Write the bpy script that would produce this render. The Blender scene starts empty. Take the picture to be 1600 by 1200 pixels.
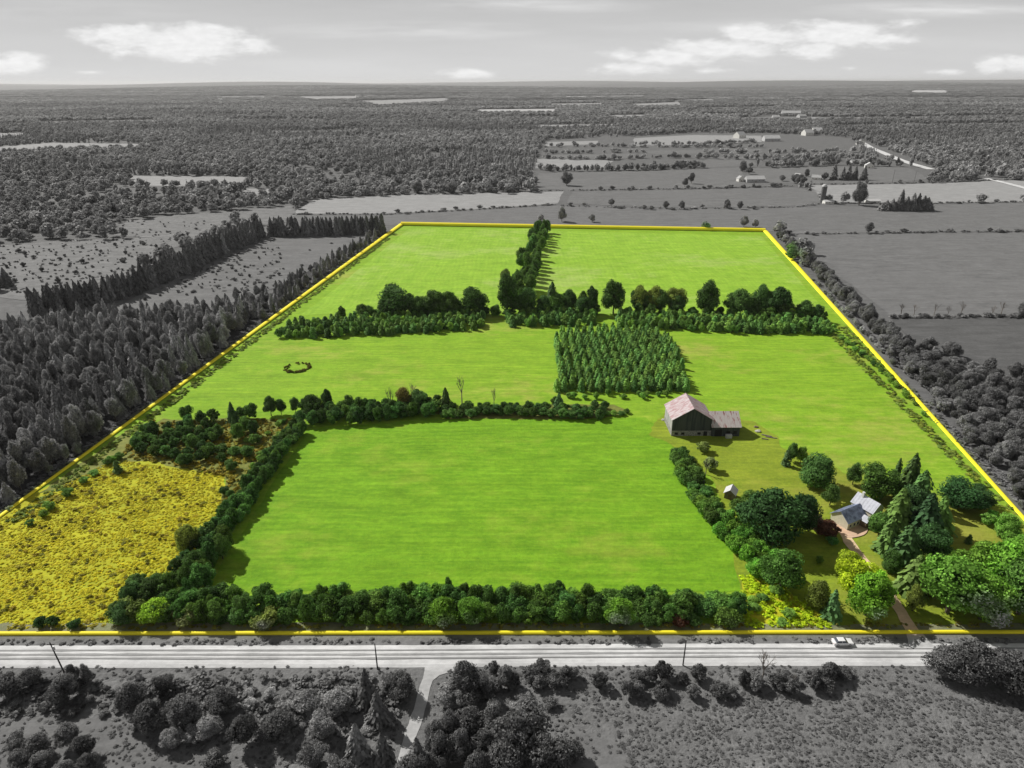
import bpy, bmesh, math, random
import numpy as np
from mathutils import Vector, Matrix
from mathutils.geometry import tessellate_polygon

# ------------------------------------------------------------------ camera, world, sun
SC = bpy.context.scene
COL = SC.collection
CAMH = 120.0
FPX = 1067.0
PITCH = math.atan((600 - 127.0) / FPX)
ROLL = math.radians(0.17)
_f = Vector((0, math.cos(PITCH), -math.sin(PITCH)))
_r0 = Vector((1, 0, 0)); _u0 = Vector((0, math.sin(PITCH), math.cos(PITCH)))
_r = _r0 * math.cos(ROLL) - _u0 * math.sin(ROLL)
_u = _u0 * math.cos(ROLL) + _r0 * math.sin(ROLL)
cd = bpy.data.cameras.new('camera'); cam = bpy.data.objects.new('camera', cd); COL.objects.link(cam)
cam.matrix_world = Matrix(((_r.x, _u.x, -_f.x, 0), (_r.y, _u.y, -_f.y, 0), (_r.z, _u.z, -_f.z, CAMH), (0, 0, 0, 1)))
cd.sensor_width = 36; cd.lens = 36 * FPX / 1600; cd.clip_start = 1; cd.clip_end = 120000
SC.camera = cam
SC.render.resolution_x = 1024; SC.render.resolution_y = 768
SC.view_settings.view_transform = 'Standard'; SC.view_settings.look = 'None'
SC.view_settings.exposure = 0.0; SC.view_settings.gamma = 1.0
SC.cycles.max_bounces = 6; SC.cycles.diffuse_bounces = 3; SC.cycles.transmission_bounces = 3

SUN_AZ = math.atan2(-0.80, 0.60)      # clockwise from +Y
SUN_EL = math.radians(40)
sd = bpy.data.lights.new('sun', 'SUN'); sun = bpy.data.objects.new('sun', sd); COL.objects.link(sun)
sd.energy = 5.0; sd.angle = math.radians(0.5); sd.color = (1.0, 0.975, 0.93)
_sd = Vector((math.sin(SUN_AZ) * math.cos(SUN_EL), math.cos(SUN_AZ) * math.cos(SUN_EL), math.sin(SUN_EL)))
sun.rotation_euler = (-_sd).to_track_quat('-Z', 'Y').to_euler()
sun.location = (-200, 200, 400)


class NT:
    """tiny node helper"""
    def __init__(s, tree): s.t = tree; s.N = tree.nodes; s.L = tree.links
    def n(s, typ, **kw):
        nd = s.N.new(typ)
        for k, v in kw.items(): setattr(nd, k, v)
        return nd
    def put(s, sock, v):
        if v is None: return
        if isinstance(v, bpy.types.NodeSocket): s.L.new(v, sock)
        elif isinstance(v, (tuple, list)) and len(v) == 3 and sock.type == 'RGBA': sock.default_value = (*v, 1)
        else: sock.default_value = v
    def m(s, op, a, b=None, c=None, clamp=False):
        nd = s.n('ShaderNodeMath', operation=op, use_clamp=clamp)
        s.put(nd.inputs[0], a); s.put(nd.inputs[1], b)
        if c is not None: s.put(nd.inputs[2], c)
        return nd.outputs[0]
    def v(s, op, a, b=None, out=0):
        nd = s.n('ShaderNodeVectorMath', operation=op)
        s.put(nd.inputs[0], a)
        if b is not None: s.put(nd.inputs[3 if op == 'SCALE' else 1], b)
        return nd.outputs[out]
    def mix(s, f, a, b, bt='MIX'):
        nd = s.n('ShaderNodeMix', data_type='RGBA', blend_type=bt)
        s.put(nd.inputs[0], f); s.put(nd.inputs[6], a); s.put(nd.inputs[7], b)
        return nd.outputs[2]
    def noise(s, vec, scale=1.0, detail=3, rough=0.6):
        nd = s.n('ShaderNodeTexNoise'); s.put(nd.inputs['Vector'], vec)
        nd.inputs['Scale'].default_value = scale; nd.inputs['Detail'].default_value = detail
        nd.inputs['Roughness'].default_value = rough
        return nd.outputs['Fac']
    def ramp(s, x, a, b, lo=0.0, hi=1.0, smooth=True):
        nd = s.n('ShaderNodeMapRange', interpolation_type='SMOOTHSTEP' if smooth else 'LINEAR')
        s.put(nd.inputs[0], x)
        for i, q in enumerate((a, b, lo, hi)): s.put(nd.inputs[i + 1], q)
        return nd.outputs[0]


W = bpy.data.worlds.new('World'); SC.world = W; W.use_nodes = True
t = NT(W.node_tree); t.N.clear()
sky = t.n('ShaderNodeTexSky', sky_type='NISHITA', sun_disc=False, sun_elevation=SUN_EL, sun_rotation=SUN_AZ)
sky.altitude = 300; sky.air_density = 1.0; sky.dust_density = 1.0
bw = t.n('ShaderNodeRGBToBW'); t.L.new(sky.outputs[0], bw.inputs[0])
geo = t.n('ShaderNodeTexCoord')
sep = t.n('ShaderNodeSeparateXYZ'); t.L.new(geo.outputs['Generated'], sep.inputs[0])
ay = t.m('MAXIMUM', t.m('ABSOLUTE', sep.outputs[1]), 0.05)
cu = t.m('DIVIDE', sep.outputs[0], ay); cw = t.m('DIVIDE', sep.outputs[2], ay)
comb = t.n('ShaderNodeCombineXYZ'); t.L.new(cu, comb.inputs[0]); t.L.new(cw, comb.inputs[1])
UV = comb.outputs[0]
nz_vec = t.v('MULTIPLY', UV, (16.0, 46.0, 1.0))
puff = t.noise(nz_vec, 1.0, 7, 0.62)
fine = t.noise(nz_vec, 3.1, 5, 0.6)
wisp_vec = t.v('MULTIPLY', UV, (3.5, 34.0, 1.0))
wn = t.noise(wisp_vec, 1.0, 6, 0.6)
clouds = [(210, 52, 75, 13, 1), (300, 66, 115, 26, 1), (335, 52, 60, 15, 1), (405, 66, 38, 12, .9), (290, 84, 60, 12, .6),
          (30, 99, 58, 15, 1), (150, 111, 40, 8, .5), (735, 115, 55, 9, .8),
          (1045, 90, 90, 16, .9), (1120, 78, 80, 18, 1), (1175, 56, 55, 16, 1), (980, 108, 80, 13, .8), (1110, 112, 60, 9, .6),
          (1310, 56, 85, 22, 1), (1270, 80, 60, 16, .9), (1370, 62, 50, 11, .9), (1330, 108, 40, 9, .4),
          (1480, 114, 45, 7, .8), (1545, 106, 26, 13, 1), (1595, 103, 36, 13, 1), (550, 120, 40, 5, .3)]
acc = None
for (cx, cy, rx, ry, s_) in clouds:
    d = t.v('SUBTRACT', UV, ((cx - 800) / 1167, (127 - cy) / 1277, 0))
    d = t.v('MULTIPLY', d, (1167 / rx, 1277 / ry, 0))
    ln = t.v('LENGTH', d, out=1)
    mval = t.m('SUBTRACT', 1.0 * s_, t.m('MULTIPLY', ln, 0.62))
    acc = mval if acc is None else t.m('SMOOTH_MAX', acc, mval, 0.15)
dens = t.m('ADD', acc, t.m('MULTIPLY', t.m('SUBTRACT', puff, 0.5), 1.7))
cmask = t.ramp(dens, 0.16, 0.72)
wisps = [(1480, 22, 260, 16, .9), (640, 50, 240, 17, .8), (820, 12, 260, 14, .7), (60, 20, 300, 22, .3), (1100, 45, 260, 15, .35), (1200, 75, 500, 30, .2), (560, 100, 300, 20, .2)]
wacc = None
for (cx, cy, rx, ry, s_) in wisps:
    d = t.v('SUBTRACT', UV, ((cx - 800) / 1167, (127 - cy) / 1277, 0))
    d = t.v('MULTIPLY', d, (1167 / rx, 1277 / ry, 0))
    mval = t.m('MULTIPLY', t.m('SUBTRACT', 1.0, t.v('LENGTH', d, out=1), clamp=True), s_)
    wacc = mval if wacc is None else t.m('MAXIMUM', wacc, mval)
wm = t.m('MULTIPLY', t.ramp(wn, 0.3, 0.75), t.m('ADD', t.m('MULTIPLY', wacc, 1.3), 0.12))
el = sep.outputs[2]
# grey gradient: pale at the horizon, deeper upward; follows the physical sky's falloff
grad = t.ramp(el, 0.0, 0.13, 7.2, 4.7, smooth=False)
grad2 = t.ramp(el, 0.11, 0.6, 1.0, 0.36)
base = t.m('MULTIPLY', grad, grad2)
base = t.m('ADD', t.m('MULTIPLY', base, 0.86), t.m('MULTIPLY', t.m('MINIMUM', bw.outputs[0], 6.0), 0.1))
c0 = t.mix(wm, base, (8.3, 8.3, 8.3))
shade = t.m('ADD', 7.3, t.m('MULTIPLY', fine, 3.4))
c1 = t.mix(t.m('MULTIPLY', cmask, 0.92), c0, shade)
bg = t.n('ShaderNodeBackground'); t.put(bg.inputs[0], c1); bg.inputs[1].default_value = 0.1
wo = t.n('ShaderNodeOutputWorld'); t.L.new(bg.outputs[0], wo.inputs[0])


# ------------------------------------------------------------------ photo pixel -> point of the land
def ray(px, py):
    return _f * FPX + _r * (px - 800) + _u * (600 - py)
def G(px, py, z=0.0):
    d = ray(px, py)
    if d.z > -1e-3 * FPX: d.z = -1e-3 * FPX
    k = (z - CAMH) / d.z
    return (d.x * k, d.y * k)
def GP(pts): return [G(*p) for p in pts]

rnd = random.Random(7)
rng = np.random.default_rng(11)

def inpoly(P, poly):
    x, y = P[:, 0], P[:, 1]; r = np.zeros(len(P), bool); n = len(poly)
    for i in range(n):
        x1, y1 = poly[i]; x2, y2 = poly[(i + 1) % n]
        if y1 == y2: continue
        c = ((y1 > y) != (y2 > y)) & (x < (x2 - x1) * (y - y1) / (y2 - y1) + x1)
        r ^= c
    return r

# ------------------------------------------------------------------ the property: the green land inside the line
PL0, PL1 = G(0, 808), G(627, 352)
PR1, PR0 = G(1195, 362), G(1600, 812)
PB0, PB1 = G(0, 992), G(1600, 989.5)
def isect(a, b, c, d):
    a, b, c, d = map(Vector, (a, b, c, d)); r = b - a; s = d - c
    k = (c - a).cross(s) / r.cross(s); q = a + r * k; return (q.x, q.y)
CBL = isect(PL0, PL1, PB0, PB1); CBR = isect(PR0, PR1, PB0, PB1)
PARCEL = [CBL, CBR, PR1, PL1]

def edge_node(t, pos):
    acc = None
    for i in range(4):
        a = Vector(PARCEL[i]); b = Vector(PARCEL[(i + 1) % 4]); d = (b - a).normalized()
        nrm = Vector((-d.y, d.x))
        dot = t.v('DOT_PRODUCT', pos, (nrm.x, nrm.y, 0), out=1)
        q = t.m('SUBTRACT', dot, nrm.dot(a))
        acc = q if acc is None else t.m('MINIMUM', acc, q)
    return acc
gt = bpy.data.node_groups.new('land_tone', 'ShaderNodeTree')
gt.interface.new_socket('Inside', in_out='OUTPUT', socket_type='NodeSocketFloat')
t = NT(gt); go = t.n('NodeGroupOutput'); ge = t.n('ShaderNodeNewGeometry')
sp = t.n('ShaderNodeSeparateXYZ'); t.L.new(ge.outputs['Position'], sp.inputs[0])
wd = t.m('ADD', t.m('MULTIPLY', sp.outputs[1], 0.011), 1.4)
dist = edge_node(t, ge.outputs['Position'])
t.L.new(t.ramp(t.m('DIVIDE', dist, wd), -0.9, 0.5), go.inputs[0])

def inside(t):
    g = t.n('ShaderNodeGroup'); g.node_tree = gt; return g.outputs[0]

def new_mat(name):
    m = bpy.data.materials.new(name); m.use_nodes = True; t = NT(m.node_tree); t.N.clear()
    o = t.n('ShaderNodeOutputMaterial'); b = t.n('ShaderNodeBsdfPrincipled'); t.L.new(b.outputs[0], o.inputs[0])
    b.inputs['Roughness'].default_value = 0.9; b.inputs['Specular IOR Level'].default_value = 0.15
    return m, t, b, o

def ground_mat(name, a, b_, c=None, ga=0.1, gb=0.16, gc=None, streak=(0.035, 0.5), fine=0.9, big=0.012, bump=0.25,
               patch=(0.5, 0.72), fine_amt=0.5, bumpscale=1.2, rows_amt=0.0):
    m, t, bs, o = new_mat(name)
    ge = t.n('ShaderNodeNewGeometry'); pos = ge.outputs['Position']
    st = t.noise(t.v('MULTIPLY', pos, (streak[0], streak[1], 1)), 1, 4, 0.65)
    fn = t.noise(pos, fine, 4, 0.7)
    md = t.noise(t.v('MULTIPLY', pos, (0.11, 0.17, 1)), 1, 4, 0.6)
    bg_ = t.noise(t.v('MULTIPLY', pos, (big, big * 1.5, 1)), 1, 4, 0.55)
    f = t.m('ADD', t.m('MULTIPLY', st, 0.45), t.m('ADD', t.m('MULTIPLY', fn, fine_amt), t.m('MULTIPLY', md, 0.55 - fine_amt * 0.35)))
    f = t.ramp(f, 0.42 + 0.1 * fine_amt, 0.72 + 0.3 * fine_amt, smooth=False)
    mot = t.noise(t.v('MULTIPLY', pos, (.05, .16, 1)), 1, 5, 0.7)
    mot2 = t.noise(t.v('MULTIPLY', pos, (.35, .8, 1)), 1, 4, 0.75)
    gain = t.m('ADD', 0.32, t.m('ADD', t.m('MULTIPLY', mot, .74), t.m('MULTIPLY', mot2, .62)))
    wob = t.m('MULTIPLY', t.noise(t.v('MULTIPLY', pos, (.02, .03, 1)), 1, 2, .5), 9.0)
    spx = t.n('ShaderNodeSeparateXYZ'); t.L.new(pos, spx.inputs[0])
    along = spx.outputs[0] if streak[0] > streak[1] else spx.outputs[1]
    swath = t.m('SINE', t.m('MULTIPLY', t.m('ADD', along, wob), 2.1))
    tram = t.ramp(t.m('SINE', t.m('MULTIPLY', t.m('ADD', along, wob), .42)), .965, .995)
    amt = t.ramp(mot2, .35, .6)
    gain = t.m('ADD', gain, t.m('MULTIPLY', t.m('MULTIPLY', swath, amt), rows_amt))
    gain = t.m('SUBTRACT', gain, t.m('MULTIPLY', t.m('MULTIPLY', tram, amt), rows_amt * 1.2))
    col = t.mix(f, a, b_)
    pf = t.ramp(t.m('ADD', t.m('MULTIPLY', bg_, 0.7), t.m('MULTIPLY', md, 0.3)), *patch)
    if c is not None: col = t.mix(t.m('MULTIPLY', pf, 0.8), col, c)
    gray = t.mix(f, (ga,) * 3, (gb,) * 3)
    gray = t.mix(t.m('MULTIPLY', pf, 0.6), gray, (gc if gc is not None else (ga * .6 + gb * .4),) * 3)
    t.put(bs.inputs['Base Color'], t.v('SCALE', t.mix(inside(t), gray, col), gain))
    bp = t.n('ShaderNodeBump'); bp.inputs['Strength'].default_value = 0.7; bp.inputs['Distance'].default_value = bump
    t.put(bp.inputs['Height'], t.m('ADD', t.noise(pos, bumpscale, 4, 0.65), t.m('MULTIPLY', st, 0.6)))
    t.L.new(bp.outputs[0], bs.inputs['Normal'])
    return m

def leaf_mat(name, base, gray, var=0.5, trans=0.25, hr=1.5, lt=.3):
    m, t, bs, o = new_mat(name)
    oi = t.n('ShaderNodeObjectInfo'); at = t.n('ShaderNodeAttribute', attribute_name='tint')
    ge = t.n('ShaderNodeNewGeometry'); pos = ge.outputs['Position']
    lo = t.noise(pos, 0.006, 3, 0.6)
    lv = t.m('ADD', 1 - var * 0.5, t.m('MULTIPLY', oi.outputs['Random'], var))
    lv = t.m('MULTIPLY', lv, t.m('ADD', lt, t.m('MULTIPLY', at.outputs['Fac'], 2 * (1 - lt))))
    lv = t.m('MULTIPLY', lv, t.m('ADD', 0.6, t.m('MULTIPLY', lo, 0.8)))
    km = t.noise(t.v('MULTIPLY', pos, (.0004, .0011, 0)), 1, 4, 0.6)
    lv = t.m('MULTIPLY', lv, t.ramp(km, .35, .65, .68, 1.3, smooth=False))
    hue = t.m('FRACT', t.m('MULTIPLY', oi.outputs['Random'], 7.31))
    col = t.mix(hue, base, (base[0] * hr, base[1] * (1 + (hr - 1) * .25), base[2] * 0.8))
    col = t.mix(1.0, col, oi.outputs['Color'], 'MULTIPLY')
    dk = t.noise(t.v('MULTIPLY', pos, (.05, .09, 0)), 1, 3, .6)
    lv = t.m('MULTIPLY', lv, t.m('ADD', .72, t.m('MULTIPLY', dk, .56)))
    bwn = t.n('ShaderNodeRGBToBW'); t.L.new(oi.outputs['Color'], bwn.inputs[0])
    gr = t.m('MULTIPLY', bwn.outputs[0], gray)
    fin = t.mix(inside(t), gr, col)
    fin = t.v('SCALE', fin, lv)
    t.put(bs.inputs['Base Color'], fin); bs.inputs['Roughness'].default_value = 0.75
    tr = t.n('ShaderNodeBsdfTranslucent'); t.put(tr.inputs[0], fin)
    mx = t.n('ShaderNodeMixShader'); mx.inputs[0].default_value = trans
    t.L.new(bs.outputs[0], mx.inputs[1]); t.L.new(tr.outputs[0], mx.inputs[2]); t.L.new(mx.outputs[0], o.inputs[0])
    return m

def plain_mat(name, col, rough=0.8, spec=0.3, noise=0.25, nscale=1.5, metal=0.0, col2=None, stretch=(1, 1, 1), bump=0.0):
    m, t, bs, o = new_mat(name)
    tc = t.n('ShaderNodeTexCoord')
    n = t.noise(t.v('MULTIPLY', tc.outputs['Object'], stretch), nscale, 4, 0.65)
    c2 = col2 if col2 else tuple(x * (1 - noise) for x in col)
    t.put(bs.inputs['Base Color'], t.mix(t.ramp(n, 0.42, 0.62), col, c2))
    bs.inputs['Roughness'].default_value = rough; bs.inputs['Specular IOR Level'].default_value = spec
    bs.inputs['Metallic'].default_value = metal
    if bump:
        bp = t.n('ShaderNodeBump'); bp.inputs['Distance'].default_value = bump; t.put(bp.inputs['Height'], n)
        t.L.new(bp.outputs[0], bs.inputs['Normal'])
    return m

M = {}
M['land'] = ground_mat('land', (.12, .15, .03), (.24, .27, .05), None, .10, .18, .14, patch=(.45, .65), fine=.25)
M['pasture'] = ground_mat('pasture', (.165, .325, .017), (.295, .465, .032), (.36, .38, .075), .1, .15, patch=(.50, .66), fine_amt=.45, bump=.25, fine=.45, rows_amt=.055)
M['hayfield'] = ground_mat('hayfield', (.112, .268, .011), (.228, .425, .02), (.30, .37, .045), .1, .15, patch=(.50, .68), fine_amt=.5, bump=.3, streak=(.06, .8), fine=.6, rows_amt=.06)
M['far_hay'] = ground_mat('far_hay', (.21, .39, .028), (.33, .52, .05), (.36, .47, .12), .1, .15, patch=(.48, .66), fine_amt=.35, bump=.2, streak=(.22, .03), fine=.3, rows_amt=.055)
M['goldenrod_ground'] = ground_mat('goldenrod_ground', (.34, .36, .02), (.56, .52, .025), (.32, .38, .03), .1, .15, fine=.8)
M['rough_ground'] = ground_mat('rough_ground', (.10, .13, .03), (.26, .27, .06), (.26, .27, .08), .07, .12, fine=.5, fine_amt=.6)
M['lawn'] = ground_mat('lawn', (.16, .23, .02), (.30, .37, .03), (.29, .29, .05), .08, .13, patch=(.50, .64), fine_amt=.5)
M['verge'] = ground_mat('verge', (.16, .18, .09), (.28, .28, .17), (.26, .22, .17), .13, .24, fine=.8)
M['meadow'] = ground_mat('meadow', (.1, .1, .1), (.2, .2, .2), None, .115, .21, .14, fine=.55, fine_amt=.75, bump=.5, patch=(.45, .62))
M['meadow_smooth'] = ground_mat('meadow_smooth', (.1, .1, .1), (.2, .2, .2), None, .12, .19, .14, fine=.5, bump=.2)
M['field_mid'] = ground_mat('field_mid', (.1, .1, .1), (.2, .2, .2), None, .125, .20, .17, fine_amt=.5, fine=.25, bump=.3, patch=(.42, .62), rows_amt=.05)
M['field_light'] = ground_mat('field_light', (.1, .1, .1), (.2, .2, .2), None, .26, .36, .3, fine_amt=.3)
M['field_pale'] = ground_mat('field_pale', (.1, .1, .1), (.2, .2, .2), None, .38, .5, .4, fine_amt=.3)
M['field_dark'] = ground_mat('field_dark', (.1, .1, .1), (.2, .2, .2), None, .085, .135, .11, fine_amt=.4, streak=(.05, .3), bump=.3)
M['field_rough'] = ground_mat('field_rough', (.1, .1, .1), (.2, .2, .2), None, .13, .24, .2, fine=.2, fine_amt=.6, bump=.4)
M['far_land'] = ground_mat('far_land', (.05, .05, .05), (.1, .1, .1), None, .07, .12, .2, streak=(.0005, .004), fine=.01, big=.0004, bump=0.01, patch=(.5, .6))
M['gravel'] = ground_mat('gravel', (.6, .52, .42), (.7, .62, .5), (.55, .45, .33), .52, .70, .6, streak=(.02, 1.2), fine=.6, fine_amt=.2, bump=.05)
M['gravel_dark'] = ground_mat('gravel_dark', (.4, .36, .3), (.45, .4, .32), None, .25, .36, None, streak=(.02, 1.2), fine=.6, bump=.05)
M['track'] = ground_mat('track', (.62, .46, .28), (.72, .55, .36), (.7, .46, .3), .38, .52, .42, streak=(.4, .4), fine=.6, bump=.05)
M['yard'] = ground_mat('yard', (.52, .40, .30), (.66, .52, .40), (.60, .40, .27), .3, .42, streak=(.4, .4), bump=.05, patch=(.45, .6))
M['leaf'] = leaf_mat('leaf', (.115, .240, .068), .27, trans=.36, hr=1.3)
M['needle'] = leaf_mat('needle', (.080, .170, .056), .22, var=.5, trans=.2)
M['weed'] = leaf_mat('weed', (.16, .20, .045), .16, var=.6, lt=.65)
M['gold'] = leaf_mat('gold', (.70, .66, .028), .14, var=.35, hr=1.1, lt=.68)
M['bark'] = plain_mat('bark', (.11, .09, .07), noise=.5, nscale=3)
M['twig'] = plain_mat('twig', (.2, .175, .15), noise=.4, nscale=3)
M['pole'] = plain_mat('pole_wood', (.055, .052, .05), noise=.4)
M['forest_floor'] = ground_mat('forest_floor', (.05, .07, .02), (.1, .12, .04), None, .035, .08, None, fine=.5)
M['yellow'] = plain_mat('yellow_line', (1.0, .86, .03), rough=.7, noise=.04, nscale=.1)

# ------------------------------------------------------------------ object helpers
def tag(o, label=None, cat=None, group=None, kind=None):
    if label: o['label'] = label
    if cat: o['category'] = cat
    if group: o['group'] = group
    if kind: o['kind'] = kind
    return o
def mesh_obj(name, verts, faces, mat, parent=None):
    me = bpy.data.meshes.new(name); me.from_pydata(verts, [], faces); me.update()
    if mat: me.materials.append(mat)
    o = bpy.data.objects.new(name, me); COL.objects.link(o)
    if parent: o.parent = parent
    return o
def empty(name, loc, rz=0):
    o = bpy.data.objects.new(name, None); COL.objects.link(o); o.location = loc; o.rotation_euler = (0, 0, rz)
    o.empty_display_size = .5
    return o

def densify(poly, step, jit):
    out = []
    n = len(poly)
    for i in range(n):
        a = Vector(poly[i]); b = Vector(poly[(i + 1) % n]); L = (b - a).length; k = max(1, int(L / step))
        nr = Vector((-(b - a).y, (b - a).x)) / max(L, 1e-6)
        for j in range(k):
            q = a.lerp(b, j / k)
            if jit: q = q + nr * rnd.uniform(-jit, jit)
            out.append((q.x, q.y))
    return out
def sheet(name, px, mat, z, step=4, jit=0.5, world=False, tri=True):
    poly = px if world else GP(px)
    poly = densify(poly, step, jit)
    tris = tessellate_polygon([[Vector((x, y, 0)) for x, y in poly]])
    o = mesh_obj(name, [(x, y, z) for x, y in poly], [tuple(f) for f in tris], M[mat])
    for p in o.data.polygons:
        if p.normal.z < 0: p.flip()
    tag(o, kind='structure'); return o

class MB:
    def __init__(s): s.v = []; s.f = []
    def box(s, x0, x1, y0, y1, z0, z1):
        b = len(s.v)
        s.v += [(x0, y0, z0), (x1, y0, z0), (x1, y1, z0), (x0, y1, z0), (x0, y0, z1), (x1, y0, z1), (x1, y1, z1), (x0, y1, z1)]
        s.f += [tuple(b + i for i in q) for q in ((0, 3, 2, 1), (4, 5, 6, 7), (0, 1, 5, 4), (1, 2, 6, 5), (2, 3, 7, 6), (3, 0, 4, 7))]
        return s
    def hexa(s, pts):
        b = len(s.v); s.v += [tuple(p) for p in pts]
        s.f += [tuple(b + i for i in q) for q in ((0, 3, 2, 1), (4, 5, 6, 7), (0, 1, 5, 4), (1, 2, 6, 5), (2, 3, 7, 6), (3, 0, 4, 7))]
        return s
    def slab(s, a, b, c, d, th):
        """quad a b c d thickened downwards along its normal"""
        a, b, c, d = map(Vector, (a, b, c, d)); n = (b - a).cross(d - a).normalized() * th
        return s.hexa([a - n, b - n, c - n, d - n, a, b, c, d])
    def tube(s, pts, rad, k=6, cap=True):
        b = len(s.v)
        for i, p in enumerate(pts):
            p = Vector(p); q = Vector(pts[min(i + 1, len(pts) - 1)]) - Vector(pts[max(i - 1, 0)])
            q.normalize(); u = q.orthogonal().normalized() if abs(q.z) > .5 else Vector((0, 0, 1)).cross(q).normalized()
            w = q.cross(u)
            for j in range(k):
                an = 2 * math.pi * j / k; s.v.append(tuple(p + (u * math.cos(an) + w * math.sin(an)) * rad[i]))
        for i in range(len(pts) - 1):
            for j in range(k):
                s.f.append((b + i * k + j, b + i * k + (j + 1) % k, b + (i + 1) * k + (j + 1) % k, b + (i + 1) * k + j))
        if cap:
            s.f.append(tuple(b + j for j in reversed(range(k)))); s.f.append(tuple(b + (len(pts) - 1) * k + j for j in range(k)))
        return s
    def prism(s, prof, y0, y1):
        """profile in x,z extruded along y"""
        b = len(s.v); n = len(prof)
        s.v += [(x, y0, z) for x, z in prof] + [(x, y1, z) for x, z in prof]
        s.f.append(tuple(b + i for i in range(n))); s.f.append(tuple(b + n + i for i in reversed(range(n))))
        for i in range(n):
            j = (i + 1) % n; s.f.append((b + j, b + i, b + n + i, b + n + j))
        return s
    def build(s, name, mat, parent=None): return mesh_obj(name, s.v, s.f, M[mat] if isinstance(mat, str) else mat, parent)

# ------------------------------------------------------------------ LAND
def hill(x, y):
    r = math.hypot(x, y)
    if r < 7000: return 0.0
    k = min(1, (r - 7000) / 9000)
    h = (1 + 1.3 * min(1, max(0, (r - 12000) / 9000))) * 22 * math.sin(x / 2100 + y / 5200 + .6) + 20 * math.sin(x / 3900 - y / 2900) + 14 * math.sin(y / 1500 + x / 6100)
    return k * (h + 52 * min(1, max(0, (r - 14000) / 14000)) + 12)
vs, fs = [], []
radii = [0] + list(np.linspace(100, 7000, 24)) + list(np.linspace(7400, 30000, 60)) + [34000, 40000, 50000, 65000]
NA = 144
for i, r in enumerate(radii):
    for j in range(NA):
        an = 2 * math.pi * j / NA
        x, y = r * math.cos(an), r * math.sin(an)
        z = hill(x, y) - (max(0, r - 34000) * 0.004)
        vs.append((x, y, z))
for i in range(len(radii) - 1):
    for j in range(NA):
        a, b = i * NA + j, i * NA + (j + 1) % NA
        fs.append((a, a + NA, b + NA, b) if i else (a, a + NA, b + NA))
tag(mesh_obj('land', vs, fs, M['far_land']), kind='structure')
near = [(-900, 40), (900, 40), (2600, 2400), (-2600, 2400)]
sheet('near_land', near, 'land', .02, 100, 0, world=True)

sheet('forest_floor', [(-500, 540), (0, 515), (175, 500), (350, 480), (430, 456), (560, 375), (606, 364), (400, 512), (100, 732), (0, 800), (-300, 1000)], 'forest_floor', .05, 8, 1)
# parcel
sheet('pasture', PARCEL, 'pasture', .06, 8, 0, world=True)
sheet('hay_field', [(320, 925), (480, 672), (560, 664), (700, 655), (960, 655), (1010, 652), (1050, 690), (1060, 730), (1100, 790), (1165, 890), (1175, 925)], 'hayfield', .10, 3, .5)
sheet('far_hay_field', [(640, 357), (828, 358), (806, 450), (790, 488), (470, 492), (500, 470)], 'far_hay', .10, 4, .4)
sheet('far_hay_field', [(850, 360), (1190, 369), (1285, 480), (1290, 500), (800, 488), (812, 450)], 'far_hay', .14, 4, .4)
sheet('goldenrod_ground', [(0, 800), (100, 748), (180, 712), (260, 725), (352, 745), (345, 800), (330, 850), (250, 925), (175, 945), (168, 985), (-60, 985), (-60, 830)], 'goldenrod_ground', .10, 3, .6)
sheet('thicket_ground', [(205, 690), (255, 655), (300, 655), (420, 655), (478, 655), (470, 680), (340, 800), (352, 745), (240, 722), (180, 722), (100, 760), (60, 772), (200, 672)], 'rough_ground', .14, 3, .8)
sheet('barnyard', [(1020, 665), (1045, 640), (1130, 650), (1180, 660), (1215, 682), (1222, 700), (1260, 716), (1330, 745), (1250, 800), (1140, 770), (1095, 735), (1050, 695), (1015, 680)], 'lawn', .14, 2, .5)
sheet('farm_lawn', [(1110, 735), (1250, 700), (1330, 745), (1480, 790), (1560, 790), (1700, 900), (1700, 986), (1180, 986), (1150, 900), (1130, 800)], 'lawn', .18, 3, .5)
sheet('lane_grass', [(860, 612), (940, 615), (1040, 618), (1045, 640), (980, 650), (860, 636)], 'pasture', .10, 3, .6)
sheet('lane_ground', [(860, 632), (960, 632), (985, 642), (940, 655), (700, 655), (660, 640)], 'rough_ground', .14, 3, .8)
sheet('goldenrod_corner', [(1158, 905), (1185, 895), (1280, 960), (1300, 984), (1160, 984), (1168, 950)], 'goldenrod_ground', .22, 2, .6)
sheet('verge', [(-300, 976), (1180, 974), (1300, 978), (1900, 972), (1900, 1010), (-300, 1016)], 'verge', .24, 3, .5)
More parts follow.
